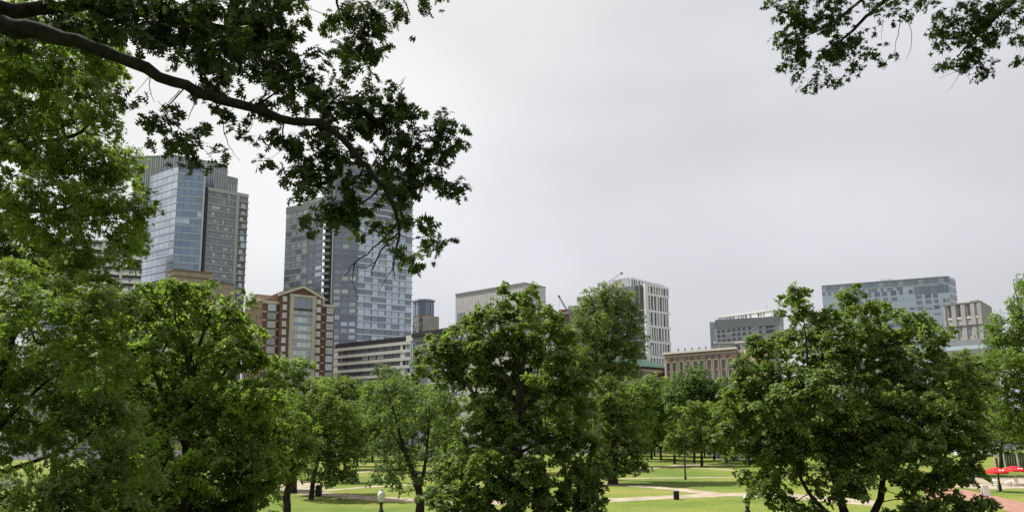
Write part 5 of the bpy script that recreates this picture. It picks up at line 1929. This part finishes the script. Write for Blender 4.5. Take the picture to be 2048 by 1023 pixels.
def left_maple():
    Y = 30
    bl = [(305, 572, 30, 26), (355, 578, 45, 24), (330, 620, 60, 36), (410, 600, 50, 34), (420, 572, 26, 10), (470, 606, 34, 24), (270, 620, 50, 40), (455, 650, 55, 40), (500, 660, 22, 30), (380, 670, 80, 50), (280, 690, 70, 60), (460, 720, 60, 50), (505, 730, 28, 40), (330, 760, 110, 60), (230, 760, 70, 60), (500, 790, 44, 50), (530, 800, 26, 40), (250, 610, 50, 40), (215, 680, 50, 50), (545, 900, 24, 40), (540, 960, 26, 40), (430, 810, 90, 60), (300, 840, 110, 70), (525, 850, 32, 44), (470, 880, 90, 60), (390, 930, 120, 70), (520, 930, 44, 60), (280, 940, 90, 70), (480, 1000, 90, 50), (360, 1020, 120, 50), (230, 1000, 80, 60)]
    bl = [(b[0], b[1], b[2], b[3], Y + (i % 5 - 2) * 1.0) for i, b in enumerate(bl)]
    bx, by = at(372, 1000, Y)[:2]
    base = (bx, by, hill(bx, by))
    st = trunk_to(base, [(374, 960, Y, .22), (376, 860, Y, .18), (380, 790, Y - .5, .14), (392, 715, Y - .5, .09), (412, 650, Y - .5, .05), (430, 600, Y - .5, .02)], .24)
    l1 = stem_px([(375, 900, Y, .13), (330, 800, Y - .6, .09), (308, 742, Y - .8, .07), (296, 690, Y - .8, .045), (290, 620, Y - .8, .02)])
    l2 = stem_px([(380, 790, Y - .5, .08), (372, 710, Y - .7, .06), (352, 640, Y - .7, .035), (350, 590, Y - .7, .015)])
    l3 = stem_px([(376, 860, Y, .1), (440, 760, Y, .06), (480, 690, Y, .03)])
    l4 = stem_px([(308, 742, Y - .8, .05), (335, 680, Y - .8, .03), (336, 640, Y - .8, .015)])
    tree('maple_tree', 'bushy maple with sunlit yellow-green top and several dark stems, left of the brick block', base, bl, [st, l1, l2, l3, l4], LEAF_PLAIN, 'left_oak', 'bark', 0.5, 50, 0.2, dens=2.0, tip=0.01, flat=0.4)


def central_maple():
    Y = 42
    bl = [(1022, 596, 20, 26), (1056, 592, 22, 22), (1035, 630, 50, 36), (985, 625, 40, 26), (945, 650, 40, 30), (1085, 640, 40, 36), (1112, 640, 18, 20), (905, 680, 40, 30), (1000, 680, 80, 40), (1075, 690, 70, 46), (1135, 690, 36, 40), (870, 705, 34, 26), (930, 715, 60, 36), (860, 738, 26, 18), (1020, 740, 80, 40), (1120, 750, 66, 44), (1160, 745, 28, 40), (900, 752, 40, 22), (970, 770, 50, 30), (1060, 800, 90, 46), (1150, 810, 50, 50), (980, 830, 60, 40), (1060, 860, 100, 50), (950, 880, 50, 44), (1150, 880, 60, 50), (1000, 920, 90, 50), (1100, 940, 90, 56), (920, 940, 50, 44), (1180, 950, 36, 44), (880, 960, 40, 44), (900, 1005, 60, 40), (1000, 1000, 100, 50), (1110, 1010, 100, 46), (1180, 1010, 36, 40)]
    bl = [(b[0], b[1], b[2], b[3], Y + (i % 5 - 2) * 1.1) for i, b in enumerate(bl)]
    bx, by = at(1024, 1080, Y)[:2]
    base = (bx, by, hill(bx, by))
    st = trunk_to(base, [(1025, 1000, Y, .3), (1027, 900, Y, .27), (1032, 840, Y - .3, .22), (1040, 780, Y - .3, .16), (1046, 720, Y - .3, .1), (1042, 650, Y - .3, .05), (1030, 590, Y, .02)], .34)
    l1 = stem_px([(1028, 880, Y, .15), (985, 830, Y - .8, .12), (950, 790, Y - 1, .09), (925, 755, Y - 1, .06), (905, 720, Y - 1, .03)])
    l2 = stem_px([(1034, 830, Y - .3, .12), (1075, 790, Y, .08), (1120, 750, Y, .05), (1150, 710, Y, .02)])
    l3 = stem_px([(1034, 850, Y - .3, .1), (1022, 790, Y - .8, .08), (1000, 720, Y - .8, .05), (975, 650, Y - .8, .02)])
    l4 = stem_px([(1027, 910, Y, .1), (1090, 880, Y - 1, .07), (1150, 860, Y - 1, .03)])
    l5 = stem_px([(950, 790, Y - 1, .06), (960, 740, Y - 1, .04), (950, 690, Y - 1, .02)])
    tree('maple_tree', 'large dark maple standing alone in the centre, its trunk showing through the crown', base, bl, [st, l1, l2, l3, l4, l5], LEAF_PLAIN, 'maple_dark', 'bark', 0.56, 58, 0.23, dens=1.75, tip=0.012, flat=0.4)


def right_maple():
    Y = 38
    bl = [(1604, 588, 20, 24), (1590, 620, 34, 26), (1575, 600, 14, 12, Y, .5), (1696, 590, 26, 32), (1622, 660, 54, 36), (1690, 640, 50, 36), (1575, 668, 26, 22), (1735, 620, 30, 26), (1722, 670, 50, 36), (1800, 645, 60, 26), (1825, 640, 40, 18), (1855, 668, 40, 26), (1540, 700, 48, 32), (1640, 710, 80, 40), (1790, 690, 70, 36), (1865, 705, 36, 30), (1500, 735, 34, 26), (1475, 770, 40, 26), (1655, 690, 60, 40), (1760, 720, 70, 44), (1600, 800, 100, 50), (1730, 810, 110, 50), (1850, 800, 90, 50), (1620, 880, 110, 50), (1740, 880, 120, 50), (1960, 870, 34, 40), (1560, 760, 80, 44), (1680, 770, 90, 44), (1800, 760, 80, 50), (1890, 750, 50, 40), (1945, 760, 40, 36), (1455, 805, 34, 26), (1520, 830, 70, 40), (1640, 840, 90, 50), (1770, 840, 90, 50), (1880, 830, 70, 50), (1955, 820, 36, 44), (1462, 850, 34, 30), (1550, 890, 70, 40), (1680, 910, 90, 46), (1800, 910, 90, 46), (1900, 890, 60, 40), (1500, 925, 36, 34), (1520, 962, 44, 24), (1590, 950, 60, 36), (1700, 970, 60, 30), (1860, 960, 80, 34), (1930, 940, 44, 26), (1560, 1005, 34, 26), (1850, 1010, 80, 24), (1950, 1010, 60, 16), (1615, 1015, 34, 20)]
    bl = [(b[0], b[1], b[2], b[3], Y + (i % 5 - 2) * 1.1, b[5] if len(b) > 5 else 1.0) for i, b in enumerate(bl)]
    bx, by = at(1716, 1080, Y)[:2]
    base = (bx, by, hill(bx, by))
    st = trunk_to(base, [(1700, 1050, Y, .24), (1684, 1005, Y, .2), (1664, 940, Y, .17), (1640, 880, Y, .13), (1622, 800, Y, .09), (1615, 720, Y, .06), (1606, 620, Y, .02)], .36)
    l1 = stem_px([(1716, 1075, Y, .22), (1756, 1010, Y, .17), (1768, 940, Y, .14), (1776, 860, Y - .4, .1), (1790, 780, Y - .4, .06), (1800, 690, Y - .4, .02)])
    l2 = stem_px([(1716, 1078, Y, .16), (1640, 1010, Y + .5, .11), (1604, 960, Y + .5, .09), (1580, 880, Y, .06), (1530, 800, Y, .03)])
    l3 = stem_px([(1768, 940, Y, .1), (1850, 880, Y - .6, .07), (1910, 820, Y - .6, .03)])
    l4 = stem_px([(1664, 940, Y, .1), (1720, 850, Y - .6, .07), (1715, 740, Y - .6, .04), (1700, 630, Y - .6, .015)])
    l5 = stem_px([(1640, 880, Y, .08), (1570, 800, Y - .5, .05), (1510, 760, Y - .5, .02)])
    tree('maple_tree', 'big spreading maple on several stems, with a spiky top, at the right', base, bl, [st, l1, l2, l3, l4, l5], LEAF_PLAIN, 'maple_dark', 'bark', 0.52, 54, 0.215, dens=1.7, tip=0.011, flat=0.4)


left_tree_a()
left_tree_b()
left_maple()
central_maple()
right_maple()


def simple_tree(name, label, px, py_base, bl, lmat, leaf=LEAF_PLAIN, Y=None, trunk_r=.25, rc=None, per=26, lsize=None, bark='bark', dens=1.2, flat=.55, fork=0.35, group=None, stems=None, top=None, depth=1.0, flare=1.4, up=0.75, sag=0.06, droop=0.5):
    """A mid or far tree: foot at a print point on the plain (or under it at distance Y)."""
    if Y is None:
        base = base_on_ground(px, py_base); Y = float(base[1])
    else:
        x, y = at(px, py_base, Y)[:2]; base = (x, y, hill(x, y))
    s = Y / F_PX
    rc = rc or max(0.55, 9 * s * 1.1)
    lsize = lsize or max(0.2, 4.0 * s)
    ys = [b[1] for b in bl]; xs = [b[0] for b in bl]
    wmean = sum(b[0] * b[2] * b[3] for b in bl) / sum(b[2] * b[3] for b in bl)
    ytop = top or (min(b[1] - b[3] * .4 for b in bl))
    bl = [(b[0], b[1], b[2], b[3], Y + RNG.uniform(-1, 1) * b[2] * s * .5, b[4] if len(b) > 4 else 1.0) for b in bl]
    if stems is None:
        yb = at(px, 846, Y)
        pb = py_base
        mid = pb + (ytop - pb) * 0.45
        st = trunk_to(base, [(px + (wmean - px) * .2, pb + (ytop - pb) * .25, Y, trunk_r * .85), (px + (wmean - px) * .5, mid, Y, trunk_r * .62), (px + (wmean - px) * .8, pb + (ytop - pb) * .75, Y, trunk_r * .3), (wmean, ytop, Y, trunk_r * .08)], trunk_r, flare)
        stems = [st]
    else:
        stems = [trunk_to(base, stems[0], trunk_r, flare)] + [stem_px(q) for q in stems[1:]]
    return tree(name, label, base, bl, stems, leaf, lmat, bark, rc, per, lsize, dens=dens, tip=max(.012, .35 * s), flat=flat, group=group, depth=depth, up=up, sag=sag, droop=droop)


# ---- the tall feathery elm, and the old elm beside the central maple
Y = 122
simple_tree('elm_tree', 'tall feathery elm with upright dark limbs and twiggy bare top, before the striped tower', 1216, 770,
            [(1190, 590, 26, 26, .6), (1225, 580, 22, 20, .6), (1250, 600, 26, 24, .8), (1172, 615, 26, 24, .8), (1215, 620, 44, 30, .9), (1265, 635, 24, 28, .8), (1160, 650, 24, 30, .8), (1205, 660, 50, 34), (1258, 675, 34, 34), (1155, 690, 22, 28, .8), (1200, 705, 50, 30), (1268, 705, 22, 22, .8), (1248, 735, 40, 18), (1170, 735, 34, 22, .8), (1215, 745, 46, 18, .8)],
            'feather', Y=Y, trunk_r=.75, rc=.9, per=34, lsize=.28, dens=2.9, flat=1.0, sag=-.05, up=.3, depth=1.2,
            stems=[[(1215, 745, Y, .62), (1213, 690, Y, .42), (1212, 640, Y, .26), (1216, 590, Y, .12), (1220, 562, Y, .04)],
                   [(1215, 740, Y, .35), (1226, 680, Y, .26), (1232, 620, Y, .15), (1238, 575, Y, .05)], [(1215, 745, Y, .35), (1202, 690, Y, .25), (1190, 630, Y, .14), (1178, 585, Y, .05)],
                   [(1214, 730, Y, .25), (1244, 690, Y, .18), (1262, 640, Y, .09), (1266, 605, Y, .03)], [(1214, 735, Y, .25), (1184, 690, Y, .17), (1164, 640, Y, .08), (1156, 610, Y, .03)]])
simple_tree('elm_tree', 'old dark elm with a thick flared trunk on the lawn right of the central maple', 1226, 967,
            [(1215, 775, 40, 24), (1240, 800, 40, 30), (1200, 815, 40, 34), (1255, 850, 34, 34), (1215, 860, 44, 36), (1268, 895, 28, 28), (1230, 905, 50, 26), (1278, 928, 18, 16), (1205, 920, 30, 22), (1248, 935, 30, 14)],
            'maple_dark', trunk_r=.72, rc=.9, per=34, lsize=.34, dens=2.5, flare=1.35)

# ---- trees around the lawn on the left
simple_tree('broadleaf_tree', 'dark shady broadleaf tree on the left lawn beside the boxy bin', 622, 997,
            [(640, 800, 44, 26), (690, 830, 44, 30), (610, 840, 44, 34), (660, 870, 60, 34), (715, 870, 28, 28), (620, 905, 50, 32), (690, 910, 46, 28), (725, 905, 16, 20), (650, 945, 50, 22), (700, 950, 26, 14)],
            'maple_dark', trunk_r=.3, rc=.85, per=34, lsize=.3, dens=2.3)
simple_tree('broadleaf_tree', 'dark broadleaf tree with a crooked trunk between the left maple and the lawn', 575, 1040,
            [(560, 800, 34, 26), (590, 840, 34, 34), (545, 850, 30, 34), (575, 890, 40, 30), (600, 920, 34, 26), (550, 925, 34, 30), (580, 950, 26, 18), (545, 980, 24, 26), (610, 880, 34, 34)],
            'maple', Y=66, trunk_r=.34, rc=.7, per=34, lsize=.24, dens=2.2,
            stems=[[(574, 985, 66, .3), (584, 940, 66, .22), (580, 890, 66, .14), (572, 830, 66, .05)], [(580, 965, 66, .16), (560, 920, 66, .1), (548, 880, 66, .04)]])
Y = 62
simple_tree('ash_tree', 'open crowned grey-green tree with a forked leaning trunk behind the left globe lamp', 841, 1075,
            [(775, 760, 34, 24, .9), (820, 790, 34, 30, .8), (866, 810, 30, 36, .8), (780, 830, 40, 34, .8), (838, 850, 34, 36, .7), (885, 860, 24, 34, .8), (770, 890, 36, 30, .9), (820, 905, 40, 30, .9), (868, 905, 28, 26, .7), (780, 935, 46, 22), (830, 950, 40, 18), (758, 960, 20, 14), (800, 965, 24, 10)],
            'grey_leaf', Y=Y, trunk_r=.36, rc=.66, per=34, lsize=.21, dens=1.7,
            stems=[[(840, 1000, Y, .34), (838, 978, Y, .3), (822, 935, Y, .2), (803, 880, Y, .14), (790, 830, Y, .08), (770, 770, Y, .03)], [(838, 980, Y, .2), (850, 930, Y, .13), (856, 870, Y, .09), (860, 810, Y, .03)], [(815, 915, Y, .1), (775, 855, Y, .07), (730, 850, Y, .03)]])

# ---- background trees between the lawn and the city
BG = [
    ('broadleaf_tree', 'bright green feathery tree rising before the brick block', 590, 925, [(560, 735, 36, 26), (605, 735, 30, 24), (575, 775, 50, 30), (620, 780, 34, 26), (540, 780, 34, 30), (590, 820, 60, 34), (645, 815, 30, 24), (600, 730, 14, 12)], 'fresh', 105),
    ('broadleaf_tree', 'pale green tree low in front of the brick block, right of a brighter one', 660, 905, [(640, 770, 30, 20), (650, 805, 40, 26), (690, 830, 30, 22), (620, 810, 30, 24)], 'fresh', 125),
    ('broadleaf_tree', 'dark rounded tree before the banded office block', 690, 905, [(660, 765, 30, 18), (700, 772, 40, 22), (680, 800, 50, 26), (725, 800, 30, 24), (700, 830, 50, 30)], 'maple_dark', 160),
    ('broadleaf_tree', 'grey-green domed tree peeping over its neighbours at the banded office block', 770, 895, [(768, 742, 24, 14), (775, 762, 40, 20), (750, 790, 40, 26), (800, 795, 36, 26)], 'grey_leaf', 175),
    ('broadleaf_tree', 'yellow-green tree crowding the left side of the central maple', 800, 905, [(800, 765, 36, 20), (755, 780, 34, 22), (835, 785, 36, 24), (790, 810, 50, 28), (745, 820, 34, 30), (850, 820, 30, 26)], 'fresh', 150),
    ('broadleaf_tree', 'pale tree seen between the ash and the central maple', 890, 915, [(880, 780, 30, 24), (905, 815, 34, 30), (870, 830, 34, 30), (895, 870, 36, 30)], 'fresh', 130),
    ('broadleaf_tree', 'dark green tree behind the gap in the left lawn trees', 745, 900, [(745, 850, 30, 20), (725, 865, 26, 18), (765, 868, 24, 18), (745, 880, 34, 14)], 'maple', 190),
    ('broadleaf_tree', 'small bushy tree left of the gap in the left lawn trees', 715, 905, [(700, 845, 26, 22), (720, 870, 20, 20), (690, 870, 24, 20)], 'grey_leaf', 170),
    ('broadleaf_tree', 'blue-green round tree in front of the arcaded building', 1388, 915, [(1388, 745, 28, 16), (1365, 765, 30, 24), (1410, 765, 30, 24), (1388, 785, 44, 28), (1360, 805, 34, 26), (1420, 800, 26, 26), (1395, 820, 40, 24), (1350, 790, 26, 22), (1430, 785, 22, 22), (1385, 765, 30, 20)], 'blue', 170),
    ('broadleaf_tree', 'light green tree below the copper roof', 1322, 912, [(1310, 765, 26, 16), (1290, 780, 30, 22), (1330, 780, 28, 22), (1305, 810, 44, 28), (1335, 820, 30, 24), (1280, 815, 26, 26), (1320, 850, 40, 24), (1275, 850, 30, 24)], 'fresh', 182),
    ('broadleaf_tree', 'soft green tree filling in behind the old elm', 1275, 915, [(1262, 770, 26, 18), (1255, 800, 30, 26), (1285, 835, 30, 30), (1270, 860, 30, 26), (1280, 790, 24, 24)], 'fresh', 160),
    ('broadleaf_tree', 'small round tree with a clear trunk at the far edge of the lawn', 1303, 917, [(1305, 850, 22, 14), (1288, 868, 18, 14), (1322, 866, 20, 16), (1305, 880, 30, 14), (1290, 890, 18, 8), (1325, 886, 14, 10)], 'blue', None),
    ('ginkgo_tree', 'yellow-green layered tree standing over the far path', 1404, 931, [(1400, 808, 26, 12), (1375, 822, 28, 14), (1425, 822, 24, 14), (1398, 838, 44, 12), (1362, 850, 26, 14), (1432, 850, 20, 16), (1395, 862, 50, 12), (1358, 876, 24, 10), (1425, 876, 30, 12), (1390, 890, 40, 10), (1440, 892, 20, 10), (1365, 898, 20, 8)], 'yellow', None),
    ('broadleaf_tree', 'slim young tree at the left end of the far tree row', 1349, 926, [(1350, 868, 20, 16), (1342, 885, 20, 12), (1362, 886, 16, 12), (1350, 898, 20, 8)], 'yellow', None),
    ('broadleaf_tree', 'shaded tree between the ginkgo and the big right maple', 1428, 919, [(1440, 850, 24, 22), (1425, 872, 26, 18), (1450, 880, 24, 18), (1432, 895, 30, 10)], 'maple', None),
    ('broadleaf_tree', 'dark tree just left of the big right maple in the far row', 1453, 924, [(1460, 850, 26, 26), (1450, 880, 26, 18), (1472, 882, 24, 20), (1462, 900, 26, 10)], 'maple_dark', None),
    ('broadleaf_tree', 'dark tree partly behind the left edge of the big right maple', 1467, 922, [(1480, 840, 26, 30), (1490, 875, 30, 22), (1478, 900, 26, 10)], 'maple_dark', None),
    ('broadleaf_tree', 'deep green tree between the arcaded building and the big right maple', 1450, 905, [(1440, 790, 30, 26), (1470, 800, 36, 30), (1450, 830, 44, 26)], 'maple', 195),
    ('willow_tree', 'drooping pale willow at the right edge beside the concrete block', 2130, 945, [(1992, 645, 24, 18, .9), (2010, 670, 30, 24), (1985, 680, 20, 26), (2040, 620, 22, 40), (2055, 570, 22, 30), (2045, 660, 30, 30), (2000, 710, 34, 24), (2050, 700, 30, 34)], 'fresh', 84),
    ('broadleaf_tree', 'bright sunlit tree at the right edge above the red parasols', 2110, 1000, [(1980, 725, 30, 24), (2020, 720, 36, 26), (1995, 765, 34, 30), (2040, 765, 36, 34), (2005, 810, 30, 34), (2045, 825, 34, 36), (1990, 845, 22, 20, .7), (2030, 860, 30, 20, .8), (2070, 760, 40, 60)], 'left_oak', 72),
    ('broadleaf_tree', 'yellow-green tree behind the poles at the right edge', 2000, 930, [(1985, 800, 24, 30), (2010, 850, 26, 28), (1985, 860, 22, 24), (2030, 880, 28, 18), (2050, 850, 30, 30)], 'fresh', 135),
    ('broadleaf_tree', 'green tree peeping out right of the big maple under the concrete block', 1940, 930, [(1930, 715, 26, 16), (1955, 730, 28, 24), (1910, 730, 24, 20), (1940, 770, 40, 30), (1960, 810, 30, 30), (1900, 770, 30, 30)], 'maple', 110),
    ('broadleaf_tree', 'dark green tree behind the middle of the big right maple', 1780, 930, [(1780, 790, 60, 40), (1830, 800, 50, 40), (1740, 820, 50, 40), (1790, 850, 70, 40)], 'maple_dark', 130),
    ('broadleaf_tree', 'dark green tree behind the left half of the big right maple', 1570, 925, [(1570, 800, 60, 40), (1620, 810, 50, 40), (1530, 830, 50, 36), (1580, 860, 60, 36)], 'maple', 150),
    ('broadleaf_tree', 'dark green tree behind the lower right of the big right maple', 1890, 935, [(1890, 840, 50, 40), (1930, 850, 40, 36), (1860, 870, 50, 34), (1900, 890, 50, 24)], 'maple_dark', 125),
    ('broadleaf_tree', 'mid green tree behind the trunk of the central maple', 1040, 915, [(1020, 790, 50, 40), (1080, 800, 50, 40), (970, 820, 44, 40), (1040, 850, 70, 36), (1120, 840, 44, 40)], 'maple', 140),
    ('broadleaf_tree', 'green tree closing the gap between the central maple and the old elm', 1160, 915, [(1160, 780, 36, 30), (1180, 830, 34, 34), (1150, 860, 40, 30)], 'maple', 150),
    ('broadleaf_tree', 'tall green tree behind the left maple and the tan stone block', 330, 930, [(300, 640, 60, 40), (380, 650, 60, 40), (240, 680, 60, 50), (330, 720, 90, 50), (420, 720, 60, 50), (260, 790, 80, 50), (380, 800, 90, 50), (470, 790, 50, 50), (320, 860, 90, 40), (440, 860, 70, 40)], 'maple', 78),
    ('broadleaf_tree', 'green tree far behind the low dark tree at the left', 110, 930, [(100, 700, 60, 40), (50, 740, 60, 50), (150, 740, 60, 50), (90, 800, 90, 50), (180, 800, 60, 50), (110, 860, 90, 40)], 'maple', 85),
    ('broadleaf_tree', 'dense green tree behind the crooked trunk on the left', 510, 920, [(500, 790, 40, 36), (530, 830, 40, 36), (490, 860, 50, 40), (540, 880, 40, 30)], 'maple', 110),
]
for name, label, px, pb, bl, lm, Y in BG:
    gk = name == 'ginkgo_tree'
    simple_tree(name, label, px, pb, bl, lm, Y=Y, trunk_r=.28 if Y is None or Y > 120 else .36, dens=(0.8 if Y and Y < 90 and px < 400 else 2.3), flat=.35 if gk else (1.2 if name == 'willow_tree' else .6))

# ---- the row of street trees that closes the park at the far side
STREET = [(500, 'behind the right edge of the left maple'), (553, 'below the pinkish side wall of the brick block'), (606, 'below the pointed brick gable'), (660, 'below the right wing of the brick block'),
          (716, 'below the left half of the banded white office block'), (772, 'below the right half of the banded white office block'), (828, 'where the white and dark office blocks meet'), (886, 'below the dark grey office block'),
          (1152, 'behind the right flank of the central maple'), (1262, 'just right of the old elm'), (1312, 'below the right end of the copper roof'), (1362, 'below the left arches of the arcaded building'), (1412, 'behind the ginkgo'), (1466, 'below the right end of the arcaded building'),
          (1530, 'below the hospital block, behind the big right maple'), (1640, 'below the left end of the blue glass block'), (1760, 'below the middle of the blue glass block'), (1925, 'below the concrete block')]
for px, where in STREET:
    px += random.uniform(-6, 6)
    Yr = random.uniform(196, 214)
    tp = random.uniform(770, 800)
    bl = [(px + random.uniform(-8, 8), tp + 14, random.uniform(22, 28), 16), (px - 20, tp + 42, 24, 22), (px + 20, tp + 44, 24, 22), (px, tp + 66, 36, 22), (px - 16, tp + 86, 26, 14), (px + 16, tp + 86, 26, 14)]
    simple_tree('street_tree', 'far street tree ' + where, px, 890, bl, random.choice(('maple', 'maple', 'grey_leaf', 'maple_dark')), Y=Yr, trunk_r=.22, dens=1.7, group='street trees in the far row')


def hedge(x0, x1, Y, h, label):
    """A clipped row of shrubs: short stems under one dense leafy mass."""
    a, b = at(x0, 880, Y), at(x1, 880, Y)
    root = empty('hedge', (a[0], a[1], 0), label, 'hedge')
    L = b[0] - a[0]
    n = int(L * 130)
    x = RNG.random(n) * L
    top = h * (0.85 + 0.15 * np.sin(x * 0.7) + 0.12 * np.sin(x * 1.9 + 1))
    pos = np.stack([x, RNG.normal(0, 0.7, n), top * RNG.random(n) ** 0.7 + 0.1], 1)
    nrm = np.stack([RNG.normal(0, .5, n), pos[:, 1] * .8 + RNG.normal(0, .4, n), RNG.random(n) + .2], 1)
    link_mesh('foliage', leaf_mesh('foliage', LEAF_PLAIN, pos, nrm, RNG.uniform(.28, .5, n), 'maple_dark'), None, root)
    m = MB()
    for k in range(int(L / 1.2)):
        m.tube([(k * 1.2 + .5, 0, 0), (k * 1.2 + .5 + random.uniform(-.2, .2), 0, h * .7)], [.06, .03], 5)
    m.build('stems', MT['bark'], root)


hedge(470, 900, 217, 3.2, 'dark hedge along the far side of the lawn, left of the central maple')
hedge(1236, 1500, 219, 2.2, 'low dark hedge along the far side of the lawn, behind the ginkgo')

print('TRIANGLES IN LEAVES', LEAF_COUNT[0])
